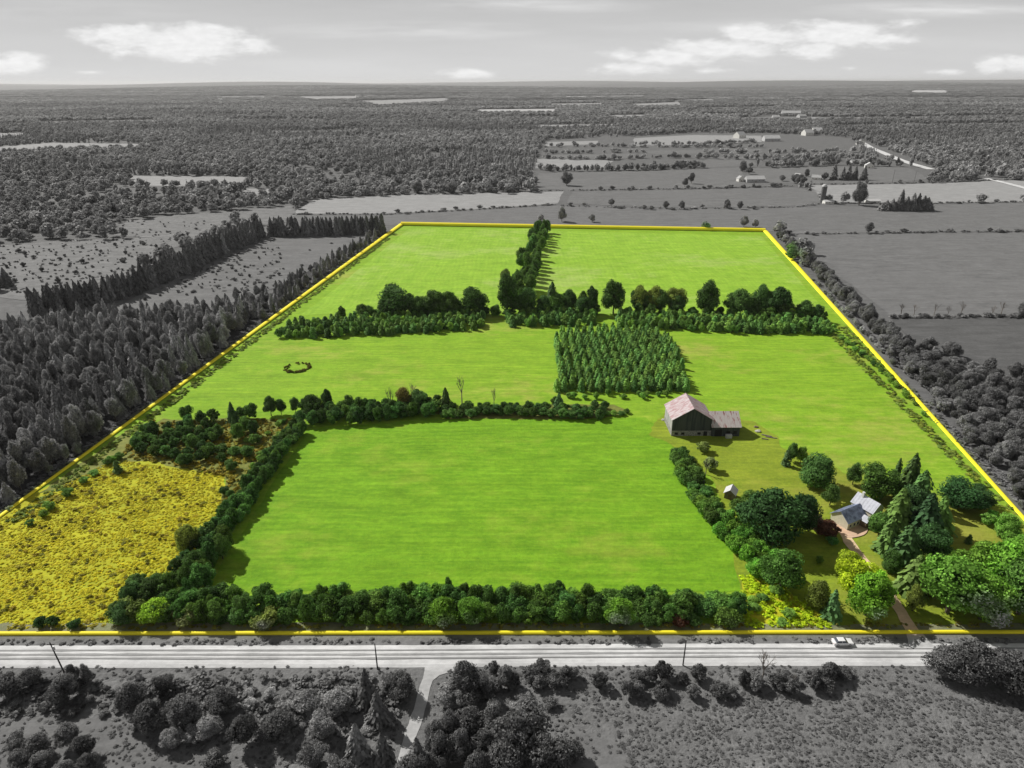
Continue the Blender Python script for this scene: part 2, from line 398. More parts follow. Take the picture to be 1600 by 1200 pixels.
# gravel road: crowned bed of real thickness, wheel tracks, shoulders
RY0 = G(800, 1037.0)[1]; RY1 = G(800, 1010.5)[1]
xs = list(np.linspace(-260, 300, 141))
prof = [(RY0 - 1.0, .10), (RY0 - .2, .30), ((RY0 + RY1) / 2, .42), (RY1 + .2, .30), (RY1 + 1.0, .10)]
v_, f_ = [], []
for x in xs:
    for y, z in prof: v_.append((x, y + .12 * math.sin(x / 23) + rnd.uniform(-.05, .05), z))
for i in range(len(xs) - 1):
    for j in range(len(prof) - 1):
        a = i * 5 + j; f_.append((a, a + 5, a + 6, a + 1))
o = mesh_obj('gravel_road', v_, f_, M['gravel']); tag(o, kind='structure')
for p in o.data.polygons:
    if p.normal.z < 0: p.flip()
for k, fr in enumerate((.28, .50, .76)):
    y = RY0 + (RY1 - RY0) * fr; w = .22 if k != 1 else .3
    z = .455
    v_, f_ = [], []
    for i, x in enumerate(xs):
        o_ = .12 * math.sin(x / 23); ww = w * (.6 + .8 * rnd.random())
        v_ += [(x, y - ww + o_, z), (x, y + ww + o_, z)]
        if i: f_.append((2 * i - 2, 2 * i, 2 * i + 1, 2 * i - 1))
    o = mesh_obj('loose_gravel_ridge', v_, f_, M['gravel_dark']); tag(o, kind='structure')
    for p in o.data.polygons:
        if p.normal.z < 0: p.flip()
def ribbon(name, pts, w, mat, z, step=1.5, jit=.2):
    P = [Vector(G(*p)) for p in pts]; Q = [P[0]]
    for a, b in zip(P, P[1:]):
        k = max(1, int((b - a).length / step)); Q += [a.lerp(b, j / k) for j in range(1, k + 1)]
    for _ in range(3): Q = [Q[0]] + [(Q[i - 1] + Q[i] * 2 + Q[i + 1]) / 4 for i in range(1, len(Q) - 1)] + [Q[-1]]
    v, f = [], []
    for i, q in enumerate(Q):
        d = (Q[min(i + 1, len(Q) - 1)] - Q[max(i - 1, 0)]).normalized(); n = Vector((-d.y, d.x))
        ww = (w(i / (len(Q) - 1)) if callable(w) else w) / 2
        a = q + n * (ww + rnd.uniform(-jit, jit)); b = q - n * (ww + rnd.uniform(-jit, jit))
        v += [(a.x, a.y, z), (b.x, b.y, z)]
        if i: f.append((2 * i - 2, 2 * i, 2 * i + 1, 2 * i - 1))
    o = mesh_obj(name, v, f, M[mat])
    for p in o.data.polygons:
        if p.normal.z < 0: p.flip()
    return tag(o, kind='structure')
# near meadow on this side of the road
sheet('scrub_meadow', [(-200, 1041), (1900, 1036), (2100, 1330), (-500, 1330)], 'meadow', .06, 4, .3)
sheet('mown_meadow', [(-250, 1124), (200, 1122), (240, 1150), (330, 1190), (430, 1215), (480, 1330), (-400, 1330)], 'meadow_smooth', .10, 3, .5)
sheet('mown_meadow', [(860, 1130), (960, 1150), (990, 1210), (1010, 1330), (760, 1330), (820, 1200)], 'meadow_smooth', .10, 3, .5)
TRACK = GP([(690, 1034), (672, 1050), (664, 1075), (655, 1110), (642, 1145), (632, 1180), (622, 1230), (610, 1300)])
ribbon('field_track', [(690, 1034), (672, 1050), (664, 1075), (655, 1110), (642, 1145), (632, 1180), (622, 1230), (610, 1300)],
       lambda u: 6.5 * max(0, 1 - u * 9) + 2.5, 'track', .14)
ribbon('farm_drive', [(1440, 1012), (1425, 985), (1410, 962), (1393, 935), (1372, 905), (1350, 880), (1330, 855), (1318, 832)], lambda u: 3.0 + 3 * max(0, .12 - u) / .12, 'track', .34)
sheet('house_yard', [(1298, 806), (1330, 812), (1356, 824), (1350, 838), (1322, 842), (1300, 826)], 'yard', .38, 1.5, .4)
ribbon('farm_gateway', [(1335, 1012), (1328, 1000), (1320, 986)], 3.4, 'verge', .30)
# grey fields beyond
FIELDS = [
 ('hay_strip', [(455, 334), (490, 312), (640, 304), (880, 299), (872, 318), (740, 327), (600, 334)], 'field_light'),
 ('back_field', [(600, 352), (600, 337), (740, 329), (870, 321), (1060, 327), (1240, 324), (1400, 322), (1600, 317), (1750, 315), (1750, 358), (1600, 361), (1240, 365), (1195, 361), (627, 351)], 'field_mid'),
 ('back_field', [(885, 318), (895, 300), (1100, 296), (1240, 293), (1275, 300), (1285, 318), (1240, 322), (1060, 325)], 'field_mid'),
 ('east_field', [(1215, 372), (1250, 367), (1750, 362), (1780, 492), (1600, 494), (1395, 496), (1330, 445)], 'field_mid'),
 ('east_field', [(1392, 498), (1750, 496), (1800, 560), (1640, 600), (1500, 590), (1440, 545)], 'field_dark'),
 ('pale_field', [(1290, 316), (1255, 290), (1440, 287), (1600, 281), (1750, 277), (1750, 313), (1600, 315), (1470, 317)], 'field_light'),
 ('far_field', [(1165, 263), (1300, 259), (1420, 262), (1452, 280), (1380, 286), (1250, 287), (1170, 284)], 'field_mid'),
 ('far_field', [(838, 295), (842, 271), (1000, 267), (1160, 262), (1165, 288), (1240, 290), (1100, 294), (890, 297)], 'field_mid'),
 ('far_field', [(835, 263), (840, 248), (960, 251), (940, 263)], 'field_light'),
 ('far_field', [(850, 243), (990, 240), (1010, 246), (950, 249), (840, 246)], 'field_mid'),
 ('far_field', [(990, 228), (990, 216), (1080, 211), (1190, 212), (1190, 222), (1080, 226)], 'field_light'),
 ('far_field', [(1000, 236), (1190, 232), (1190, 244), (1100, 247), (1095, 262), (1180, 258), (1180, 240), (1020, 241)], 'field_mid'),
 ('far_field', [(855, 222), (935, 220), (935, 225), (850, 229)], 'field_light'),
 ('clearing', [(-150, 236), (-20, 231), (80, 223), (225, 225), (215, 235), (100, 237), (0, 242)], 'field_light'),
 ('clearing', [(-50, 210), (38, 207), (38, 215), (-50, 217)], 'field_light'),
 ('clearing', [(203, 282), (206, 275), (395, 276), (392, 288), (300, 291), (205, 290)], 'field_light'),
 ('clearing', [(372, 305), (385, 295), (445, 295), (450, 303), (420, 308)], 'field_light'),
 ('clearing', [(190, 346), (260, 338), (400, 326), (455, 322), (465, 336), (420, 352), (380, 345), (340, 352), (240, 372), (180, 368)], 'field_rough'),
 ('rough_pasture', [(-60, 400), (0, 384), (120, 375), (240, 372), (340, 350), (350, 362), (250, 395), (215, 425), (120, 452), (40, 470), (0, 465), (-60, 450)], 'field_rough'),
 ('rough_pasture', [(168, 492), (225, 455), (330, 408), (415, 372), (500, 368), (575, 368), (500, 415), (430, 450), (350, 478), (205, 502)], 'field_mid'),
 ('back_field', [(410, 368), (418, 345), (460, 338), (600, 338), (592, 352), (560, 366), (480, 367)], 'field_mid'),
 ('far_clearing', [(840, 195), (960, 194), (965, 200), (840, 201)], 'field_light'),
 ('far_clearing', [(1300, 196), (1600, 192), (1600, 198), (1300, 201)], 'field_mid'),
 ('far_clearing', [(860, 162), (940, 161), (942, 166), (860, 167)], 'field_light'),
 ('far_clearing', [(330, 150), (420, 149), (420, 153), (330, 154)], 'field_light'),
 ('far_clearing', [(60, 190), (240, 187), (250, 193), (70, 196)], 'field_mid'),
 ('far_clearing', [(420, 205), (560, 203), (570, 208), (430, 210)], 'field_mid'),
 ('far_clearing', [(880, 150), (1010, 149), (1010, 152), (880, 153)], 'field_light'),
 ('far_clearing', [(1250, 158), (1330, 157), (1330, 160.5), (1250, 161)], 'field_light'),
 ('far_clearing', [(1090, 168), (1210, 166), (1215, 171), (1095, 172)], 'field_mid'),
 ('far_clearing', [(440, 151), (560, 150), (565, 155), (500, 157)], 'field_light'),
 ('far_clearing', [(545, 158), (700, 153), (705, 160), (600, 165)], 'field_light'),
 ('far_clearing', [(530, 163.5), (610, 162.6), (606, 165.5), (535, 166)], 'field_pale'),
 ('far_clearing', [(745, 171), (870, 170), (868, 177), (748, 178)], 'field_pale'),
 ('far_clearing', [(640, 174.5), (745, 174.5), (745, 177), (640, 177)], 'field_light'),
 ('far_clearing', [(985, 163), (1060, 159), (1068, 166), (988, 168)], 'field_light'),
 ('far_clearing', [(950, 180), (1010, 179), (1010, 185), (950, 186)], 'field_light'),
 ('far_clearing', [(1070, 156), (1115, 154), (1118, 159), (1070, 159)], 'field_light'),
 ('far_clearing', [(1105, 178), (1130, 178), (1130, 180.5), (1105, 180.5)], 'field_pale'),
 ('far_clearing', [(1425, 141), (1480, 141), (1478, 145), (1425, 145)], 'field_pale'),
 ('far_clearing', [(1150, 184), (1200, 182), (1330, 183), (1600, 180), (1600, 184), (1330, 188), (1240, 190), (1160, 189)], 'field_mid'),
 ('far_clearing', [(335, 152.5), (352, 152.5), (352, 162), (338, 163)], 'field_light'),
]
EXCL = []
for i, (nm, px, mt) in enumerate(FIELDS):
    wp = GP(px); EXCL.append(wp)
    sz = max(4, math.hypot(*(Vector(wp[0]) - Vector(wp[1]))) / 12)
    sheet(nm, wp, mt, .10 + .03 * (i % 5), sz, sz * .12, world=True)
ribbon('county_road', [(1345, 222), (1362, 232), (1385, 241), (1410, 252), (1430, 258), (1455, 265)], 13, 'gravel', .5, 20, .3)
ribbon('county_road', [(1540, 279), (1570, 286), (1600, 294), (1660, 310)], 9, 'gravel', .5, 10, .3)
EXCL += [GP([(838, 268), (838, 238), (855, 218), (985, 213), (1080, 208), (1200, 208), (1330, 215), (1345, 240), (1460, 268), (1440, 290), (1160, 290), (1000, 272)])]
EXCL += [GP([(1340, 215), (1365, 226), (1460, 262), (1480, 275), (1440, 275), (1350, 236)]), GP([(1530, 274), (1700, 300), (1700, 330), (1520, 284)])]

# boundary line: a yellow round line laid along the four edges
TB = MB()
P = [CBL, (-175, PB0[1]), (175, PB1[1]), CBR]
def line_r(x, y): return 0.0033 * (y * math.cos(PITCH) + CAMH * math.sin(PITCH))
root = empty('boundary_line', (0, 0, 0))
tag(root, 'bright yellow line marking the edge of the property round the green fields', 'boundary line')
for a, b in ((CBL, CBR), (CBR, PR1), (PR1, PL1), (PL1, CBL)):
    a, b = Vector(a), Vector(b); n = 24
    pts, rad = [], []; fl_ = .8 if (a.y > 500) == (b.y > 500) else .45
    for i in range(n + 1):
        q = a.lerp(b, i / n); r = line_r(q.x, q.y); pts.append((q.x, q.y, r * .9)); rad.append(r)
    mb = MB().tube(pts, rad, 12); mb.v = [(x, y, .05 + z * fl_) for x, y, z in mb.v]; mb.build('line_side', 'yellow', root)

# ------------------------------------------------------------------ PLANT PROTOTYPES (unit height, unit width)
def rot_quads(C, N, size, rs, asp=1.0):
    n = len(C)
    R = rs.normal(size=(n, 3)); U = np.cross(N, R); U /= np.linalg.norm(U, axis=1)[:, None] + 1e-9
    V = np.cross(N, U)
    s = (size * rs.uniform(.6, 1.35, n))[:, None]
    a = rs.uniform(.5, 1.0, (n, 4))[:, :, None]
    K = [(-1, -.6), (.9, -.9), (1, .8), (-.7, 1)]
    Q = np.stack([C + (U * k[0] * asp + V * k[1]) * s * a[:, i] * .5 for i, k in enumerate(K)], 1)
    return Q
def leafmesh(name, Q, tint, mat, extra=None):
    n = len(Q); me = bpy.data.meshes.new(name)
    V = Q.reshape(-1, 3); me.vertices.add(len(V)); me.vertices.foreach_set('co', V.ravel())
    me.loops.add(n * 4); me.loops.foreach_set('vertex_index', np.arange(n * 4, dtype=np.int32))
    me.polygons.add(n); me.polygons.foreach_set('loop_start', np.arange(0, n * 4, 4, dtype=np.int32))
    me.polygons.foreach_set('loop_total', np.full(n, 4, np.int32))
    a = me.attributes.new('tint', 'FLOAT', 'FACE'); a.data.foreach_set('value', tint.astype(np.float32))
    me.materials.append(M[mat]); me.update(); me.validate()
    return me
def crown_mesh(name, seed, lobes, n, leaf, mat, zlo=.18, shape=1.0, lob=(.16, .27), flat=False, gap=.0):
    rs = np.random.default_rng(seed)
    L = []
    zc, hz = (1 + zlo) / 2, (1 - zlo) / 2
    for i in range(lobes):
        for _ in range(30):
            d = rs.normal(size=3); d /= np.linalg.norm(d); rr = rs.uniform(.35, 1) ** .6
            r = rs.uniform(*lob)
            zz = d[2]; wid = .5 * (1 - .28 * abs(zz)) if shape == 1 else .5 * max(.15, (1 - .45 * (zz + 1) / 2 * shape))
            p = np.array([d[0] * (wid - r * .8) * rr * 1.05, d[1] * (wid - r * .8) * rr * 1.05, zc + d[2] * (hz - r * .7) * rr])
            if p[2] > r * .6: break
        L.append((p, r, rs.uniform(0, 1)))
    C, N, T = [], [], []
    tot = sum(r * r for _, r, _ in L)
    for p, r, tv in L:
        k = int(n * r * r / tot)
        d = rs.normal(size=(k, 3)); d /= np.linalg.norm(d, axis=1)[:, None]
        rr = r * rs.uniform(.72, 1.08, k) ** .8
        q = p + d * rr[:, None] * np.array([1, 1, .85])
        keep = np.ones(k, bool)
        for p2, r2, _ in L:
            if p2 is p: continue
            keep &= np.linalg.norm((q - p2) / np.array([1, 1, .85]), axis=1) > r2 * .72
        keep &= q[:, 2] > .01
        nn = d + rs.normal(size=(k, 3)) * .55; nn /= np.linalg.norm(nn, axis=1)[:, None]
        C.append(q[keep]); N.append(nn[keep]); T.append(np.clip(.5 + .45 * (tv - .5) + rs.normal(size=k) * .16, 0, 1)[keep])
    C = np.concatenate(C); N = np.concatenate(N); T = np.concatenate(T)
    Q = rot_quads(C, N, leaf, rs)
    # inner mass so the crown is not see-through
    C2, N2 = [], []
    for p, r, tv in L:
        k = 14; d = rs.normal(size=(k, 3)); d /= np.linalg.norm(d, axis=1)[:, None]
        C2.append(p + d * r * .55); N2.append(d)
    Q2 = rot_quads(np.concatenate(C2), np.concatenate(N2), float(np.mean([r for _, r, _ in L])) * .95, rs)
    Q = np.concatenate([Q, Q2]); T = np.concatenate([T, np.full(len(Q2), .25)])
    return leafmesh(name, Q, T, mat)
def conifer_mesh(name, seed, layers, br, mat, droop=.25, power=.85, seg=3, zlo=.06, wid=.5):
    rs = np.random.default_rng(seed); Q, T = [], []
    ph = rs.uniform(0, 6.28, 4)
    for i in range(layers):
        f = (i + rs.uniform(-.3, .3)) / layers; f = min(max(f, 0), .99)
        z = zlo + (1 - zlo) * f; R = wid * (1 - f) ** power * rs.uniform(.82, 1.1) + .015
        nb = max(4, int(br * (1 - f * .65)))
        a0 = rs.uniform(0, 6.28)
        for b in range(nb):
            a = a0 + 6.283 * b / nb + rs.uniform(-.25, .25); r = R * rs.uniform(.66, 1.14) * (1 + .14 * math.sin(2 * a + ph[0] + z * 5) + .10 * math.sin(5 * a + ph[1] + z * 17)); tv = rs.uniform(0, 1)
            ca, sa = math.cos(a), math.sin(a)
            w = (6.283 * R / nb) * rs.uniform(.55, .95) + .012
            prev = (0.02 * R, z + .015)
            for s_ in range(seg):
                u0, u1 = s_ / seg, (s_ + 1) / seg
                x0, x1 = r * u0, r * u1
                z0 = z - droop * r * u0 ** 1.3 * .9; z1 = z - droop * r * u1 ** 1.3 * .9 + rs.uniform(-.006, .006)
                w0, w1 = w * (.35 + .65 * math.sin(3.14 * min(.85, u0 + .2))), w * (.35 + .65 * math.sin(3.14 * min(.93, u1 + .1)))
                tl = rs.uniform(-.5, .5) * .5
                Q.append([(x0 * ca - w0 * sa * .5, x0 * sa + w0 * ca * .5, z0 + tl * w0), (x0 * ca + w0 * sa * .5, x0 * sa - w0 * ca * .5, z0 - tl * w0),
                          (x1 * ca + w1 * sa * .5, x1 * sa - w1 * ca * .5, z1 - tl * w1 - w1 * .25), (x1 * ca - w1 * sa * .5, x1 * sa + w1 * ca * .5, z1 + tl * w1 - w1 * .2)])
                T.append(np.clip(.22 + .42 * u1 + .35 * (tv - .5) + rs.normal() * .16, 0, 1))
    # tip
    Q.append([(-.01, 0, .95), (.01, 0, .95), (.004, 0, 1), (-.004, 0, 1)]); T.append(.6)
    Q.append([(0, -.01, .95), (0, .01, .95), (0, .004, 1), (0, -.004, 1)]); T.append(.6)
    return leafmesh(name, np.array(Q, float), np.array(T), mat)
def trunk_mesh(name, seed, top, limbs, mat='bark', r=.022):
    rr = random.Random(seed); mb = MB()
    pts = [(0, 0, -.01)]; x = y = 0
    for i in range(1, 5):
        x += rr.uniform(-.012, .012); y += rr.uniform(-.012, .012); pts.append((x, y, top * i / 4))
    mb.tube(pts, [r * 1.3, r, r * .8, r * .6, r * .3], 6)
    for k in range(limbs):
        z = top * rr.uniform(.35, .8); a = rr.uniform(0, 6.28); l = rr.uniform(.15, .3)
        mb.tube([(x * .5, y * .5, z), (math.cos(a) * l * .6, math.sin(a) * l * .6, z + l * .45), (math.cos(a) * l, math.sin(a) * l, z + l * .8)], [r * .5, r * .32, r * .12], 5)
    me = bpy.data.meshes.new(name); me.from_pydata(mb.v, [], mb.f); me.materials.append(M[mat]); me.update(); return me
def bare_mesh(name, seed, depth=4):
    rr = random.Random(seed); mb = MB()
    def grow(p, d, l, r, k):
        q = p + d * l; m_ = p + d * l * .5 + Vector((rr.uniform(-1, 1), rr.uniform(-1, 1), 0)) * l * .06
        mb.tube([tuple(p), tuple(m_), tuple(q)], [r, r * .85, r * .62], 4 if k < 2 else 3, cap=False)
        if k >= depth: return
        for _ in range(3 if k else 4):
            nd = (d + Vector((rr.uniform(-1, 1), rr.uniform(-1, 1), rr.uniform(-.15, .7))) * .75).normalized()
            grow(p + d * l * rr.uniform(.55, 1), nd, l * rr.uniform(.55, .75), r * .55, k + 1)
    grow(Vector((0, 0, 0)), Vector((0, 0, 1)), .34, .024, 0)
    m_ = max(v[2] for v in mb.v); mb.v = [(x / m_, y / m_, z / m_) for x, y, z in mb.v]
    me = bpy.data.meshes.new(name); me.from_pydata(mb.v, [], mb.f); me.materials.append(M['twig']); me.update(); return me

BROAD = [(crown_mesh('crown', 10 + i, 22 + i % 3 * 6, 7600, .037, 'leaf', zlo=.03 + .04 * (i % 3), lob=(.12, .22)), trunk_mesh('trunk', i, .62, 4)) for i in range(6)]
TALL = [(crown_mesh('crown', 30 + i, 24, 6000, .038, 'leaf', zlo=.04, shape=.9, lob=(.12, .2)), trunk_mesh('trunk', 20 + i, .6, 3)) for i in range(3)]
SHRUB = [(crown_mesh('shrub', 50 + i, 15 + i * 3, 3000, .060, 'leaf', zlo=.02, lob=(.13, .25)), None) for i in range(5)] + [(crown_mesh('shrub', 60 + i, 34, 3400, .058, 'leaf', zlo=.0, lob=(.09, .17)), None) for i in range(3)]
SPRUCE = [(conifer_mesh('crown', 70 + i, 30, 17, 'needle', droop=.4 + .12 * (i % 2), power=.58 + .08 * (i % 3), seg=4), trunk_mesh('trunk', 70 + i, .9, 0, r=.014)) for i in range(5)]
CEDAR = [(conifer_mesh('crown', 80 + i, 24, 15, 'needle', droop=.12, power=.38, seg=3, zlo=.02, wid=.48), trunk_mesh('trunk', 80 + i, .8, 0, r=.016)) for i in range(2)]
BARE = [(bare_mesh('branches', 90 + i), None) for i in range(3)]
FARB = [(crown_mesh('far_crown', 110 + i, 7, 260, .16, 'leaf', zlo=.05, lob=(.22, .3)), None) for i in range(4)]
FARS = [(conifer_mesh('far_spruce', 120 + i, 8, 7, 'needle', droop=.4, seg=1), None) for i in range(3)]
WOOD = [(crown_mesh('wood_patch', 130 + i, 46, 1500, .055, 'leaf', zlo=.0, lob=(.05, .1)), None) for i in range(3)]
TUFT = [(crown_mesh('tuft', 140 + i, 4, 46, .34, 'weed', zlo=.0, lob=(.22, .34)), None) for i in range(3)]
GOLD = [(crown_mesh('gold_tuft', 150 + i, 4, 50, .34, 'gold', zlo=.0, lob=(.22, .34)), None) for i in range(3)]
PR = dict(broad=BROAD, tall=TALL, shrub=SHRUB, spruce=SPRUCE, cedar=CEDAR, bare=BARE)
NAMES = dict(broad='deciduous_tree', tall='deciduous_tree', shrub='shrub', spruce='spruce_tree', cedar='spruce_tree', bare='bare_tree')
CATS = dict(broad='tree', tall='tree', shrub='shrub', spruce='spruce', cedar='spruce', bare='bare tree')

PLANTS = []   # dict(kind, x, y, w, h, col, group, label, key)
def add(kind, x, y, h, w, col, label, group=None, must=False):
    PLANTS.append(dict(kind=kind, x=x, y=y, h=h, w=w, col=col, label=label, group=group, must=must))
def one(kind, px, py, h, w, label, col=(1, 1, 1), group=None, must=True):
    x, y = G(px, py); add(kind, x, y, h, w, col, label, group, must)
def pick(kinds): return rnd.choice(kinds) if isinstance(kinds, (list, tuple)) else kinds
def jcol(c, j=.3):
    k = rnd.uniform(1 - j, 1 + j * 1.3); return (c[0] * k * rnd.uniform(.9, 1.12), c[1] * k, c[2] * k * rnd.uniform(.85, 1.1))
def area(kinds, px, sp, h, w, label, group, col=(1, 1, 1), jit=.4, world=False, rows=False, drop=0, holes=()):
    poly = px if world else GP(px)
    xs_ = [p[0] for p in poly]; ys_ = [p[1] for p in poly]
    X, Y = np.meshgrid(np.arange(min(xs_), max(xs_), sp[0]), np.arange(min(ys_), max(ys_), sp[1]))
    if not rows: X[1::2] += sp[0] / 2
    Pn = np.stack([X.ravel(), Y.ravel()], 1) + rng.uniform(-jit, jit, (X.size, 2)) * np.array(sp)
    Pn = Pn[inpoly(Pn, poly)]
    for hp in holes: Pn = Pn[~inpoly(Pn, GP(hp))]
    for x, y in Pn:
        if rnd.random() < drop: continue
        k = pick(kinds); hh = rnd.uniform(*h); ww = rnd.uniform(*w) * (0.62 if k == 'spruce' and 'shrub' in kinds else 1)
        lb = label[k] if isinstance(label, dict) else label
        gp = group[k] if isinstance(group, dict) else group
        add(k, x, y, hh, ww, jcol(col), lb, gp)
def line(kinds, px, sp, h, w, label, group, col=(1, 1, 1), rows=(0,), jit=.35, drop=0):
    Pw = [Vector(G(*p)) for p in px]
    for a, b in zip(Pw, Pw[1:]):
        L = (b - a).length; d = (b - a) / L; n = Vector((-d.y, d.x)); s = rnd.uniform(0, sp)
        for ro in rows:
            s = rnd.uniform(0, sp)
            while s < L:
                q = a + d * (s + rnd.uniform(-jit, jit) * sp) + n * (ro + rnd.uniform(-jit, jit) * sp)
                s += sp
                if rnd.random() < drop: continue
                k = pick(kinds)
                lb = label[k] if isinstance(label, dict) else label
                gp = group[k] if isinstance(group, dict) else group
                add(k, q.x, q.y, rnd.uniform(*h), rnd.uniform(*w), jcol(col), lb, gp)

DK = (1, 1, 1); MIDG = (1.5, 1.45, 1.1); LIME = (3.3, 2.9, .9); YG = (4.8, 3.5, .8); OLV = (2.3, 1.6, 1.3); GRN = (2.2, 2.3, 1.0); RED = (2.0, .45, 1.0)
# --- road hedgerow
HP = [(250, 964), (420, 969), (700, 967), (980, 967), (1160, 975)]
where = ['near the lime green tree', 'left of the light green tree', 'right of the light green tree', 'at the barn lane end']
for k in range(4):
    line('tall', HP[k:k + 2], 9, (5.5, 7.4), (3.8, 5.2), 'small upright tree among the bushes of the road hedgerow, %s' % where[k], 'upright trees of the road hedgerow', (1.0, 1.1, 1), rows=(3,), jit=.5, drop=.2)
    for ro, rn in ((-1, 'road side'), (2.0, 'middle'), (5.0, 'field side')):
        line('shrub', HP[k:k + 2], 3.1, (3.8, 7.0), (4.6, 7.6), 'green bush on the %s of the road hedgerow, %s' % (rn, where[k]), 'hedgerow bushes along the road verge', (1.15, 1.25, 1), rows=(ro,))
one('broad', 245, 970, 6.0, 9, 'bright lime green round tree at the corner of the goldenrod field and the road hedgerow', LIME)
one('shrub', 207, 966, 6, 8.5, 'dull grey green bush left of the lime green round tree by the roadside', OLV)
one('broad', 195, 975, 6.5, 7, 'dusty green small tree at the left end of the road hedgerow', (1.5, 1.5, 1.6))
one('shrub', 292, 974, 5, 7.5, 'brownish grey shrub right beside the lime green round tree', (3.2, 1.9, 2.6))
one('shrub', 418, 978, 5.6, 9, 'broad pale olive bush standing forward of the road hedgerow near its left end', OLV)
one('tall', 340, 974, 7, 6.5, 'upright mid green tree in the left part of the road hedgerow', MIDG)
one('broad', 695, 977, 8, 8.5, 'light green rounded tree standing taller in the middle of the road hedgerow', GRN)
one('broad', 735, 975, 7.6, 8, 'mid green tree directly right of the light green tree in the road hedgerow', (1.6, 1.9, 1.1))
one('tall', 968, 980, 9, 9, 'greyish green tree rising out of the road hedgerow toward its right end', GRN)
one('shrub', 1135, 976, 5, 7, 'olive bush near the right end of the road hedgerow', MIDG)
one('shrub', 1060, 978, 4, 5, 'small dark reddish bush low at the front of the road hedgerow', RED)
for i, (px, py) in enumerate([(66, 980), (84, 979), (118, 982)]):
    one('shrub', px, py, 3.2, 3.6, ['dark small bush, leftmost of three at the front edge of the goldenrod field', 'dark small bush, middle of three at the front edge of the goldenrod field', 'dark small bush, rightmost of three at the front edge of the goldenrod field'][i], (.8, .9, 1))
# --- diagonal hedgerow left of the hay field
dl = 'dark green bush in the diagonal hedgerow down the left side of the hay field'
line('shrub', [(468, 672), (420, 735), (375, 800), (345, 840)], 2.8, (4.5, 6.6), (4.4, 6.0), dl, 'bushes of the diagonal hedgerow', (1, 1.15, 1), rows=(-1.6, 1.6))
line(['shrub', 'broad'], [(345, 850), (320, 885), (290, 925)], 3.6, (7, 9.5), (6, 8), {'shrub': dl, 'broad': 'bigger dark leafy tree at the lower end of the diagonal hedgerow'}, {'shrub': 'bushes of the diagonal hedgerow', 'broad': 'trees at the foot of the diagonal hedgerow'}, (1, 1.05, 1), rows=(-3.5, 0, 3.5))
line(['shrub', 'broad'], [(250, 915), (225, 945), (190, 955)], 4, (5, 7), (5, 7), {'shrub': 'dark bush between the diagonal hedgerow and the road hedgerow', 'broad': 'dark leafy tree between the diagonal hedgerow and the road hedgerow'}, {'shrub': 'bushes at the hedgerow corner', 'broad': 'trees at the hedgerow corner'}, DK, rows=(-3, 0, 3))
one('tall', 300, 868, 11, 9, 'loose grey green tree rising highest at the foot of the diagonal hedgerow', OLV)
area('shrub', [(350, 745), (395, 740), (400, 770), (350, 850), (335, 840)], (4.2, 4.2), (1.6, 3), (2.4, 4), 'small olive shrub on the rough ground beside the diagonal hedgerow', 'small shrubs beside the diagonal hedgerow', MIDG, drop=.25)
# --- thicket
area('shrub', [(205, 700), (232, 668), (300, 668), (340, 690), (325, 735), (235, 722)], (4.3, 4.6), (4, 5.8), (4.4, 5.6), 'round dark green bush in the dense thicket behind the goldenrod field', 'dense thicket bushes behind the goldenrod field', (1.05, 1.2, 1.05))
area(['shrub', 'shrub', 'spruce'], [(275, 665), (300, 650), (420, 655), (400, 690), (345, 700)], (6.2, 7), (4.5, 7.5), (4.6, 6.5), {'shrub': 'dark green bush along the top of the thicket below the middle pasture', 'spruce': 'pointed conifer among bushes along the top of the thicket'}, {'shrub': 'bushes along the top of the thicket', 'spruce': 'conifers along the top of the thicket'}, (1, 1.1, 1))
area('shrub', [(340, 700), (400, 692), (400, 725), (375, 748), (335, 735)], (7.5, 8), (3.5, 5), (4.4, 6), 'separate dark bush on the yellowish ground right of the dense thicket', 'scattered bushes right of the thicket', (1, 1.15, 1))
area('shrub', [(375, 690), (450, 655), (462, 665), (405, 745), (370, 745)], (4.5, 5), (1.4, 2.6), (2.4, 3.6), 'low olive shrub on rough ground along the diagonal hedgerow top', 'low olive shrubs beside the hedgerow', (2.6, 2.2, 1.4), drop=.3)
one('cedar', 185, 739, 5, 3.6, 'lone dark conical evergreen at the top left of the goldenrod field')
one('shrub', 176, 722, 3, 4, 'yellow green bush just behind the lone conical evergreen', GRN)
# --- middle hedgerow
ml = 'dense dark green bush in the hedgerow between the middle pasture and the hay field'
line('shrub', [(462, 664), (540, 662), (640, 655), (690, 652)], 3.5, (5.2, 7.2), (5, 6.6), ml, 'bushes of the middle hedgerow', (1, 1.15, 1.05), rows=(0, 4.2, 8.4))
line('shrub', [(690, 652), (780, 648), (860, 650), (940, 655)], 3.4, (3.4, 5), (4.4, 6), ml, 'bushes of the middle hedgerow', (1, 1.15, 1.05), rows=(0, 3.6))
line('shrub', [(940, 652), (985, 645)], 3.4, (1.5, 2.4), (3, 4), 'low olive bush petering out at the right end of the middle hedgerow', 'low bushes at the hedgerow end', OLV)
mt = 'dark leafy tree behind the bushes at the left of the middle hedgerow'
for (px, py, h, w) in [(424, 650, 9, 6.5), (440, 648, 7, 5), (490, 648, 9, 9), (512, 642, 10, 5), (545, 645, 8, 7), (462, 645, 7, 5)]:
    one('broad', px, py, h, w, mt, DK, 'trees behind the middle hedgerow')
for i, (px, py, h) in enumerate([(515, 640, 9), (365, 660, 9), (697, 640, 10), (873, 640, 8)]):
    one('spruce', px, py, h, 6.0, ['pointed dark conifer rising from the left part of the middle hedgerow', 'grey green conifer standing alone above the thicket', 'pointed dark conifer just left of the tall leafless tree', 'narrow conifer at the lower left corner of the young plantation'][i])
one('broad', 655, 640, 9, 10, 'dark rounded tree beside the half dead brown one in the middle hedgerow')
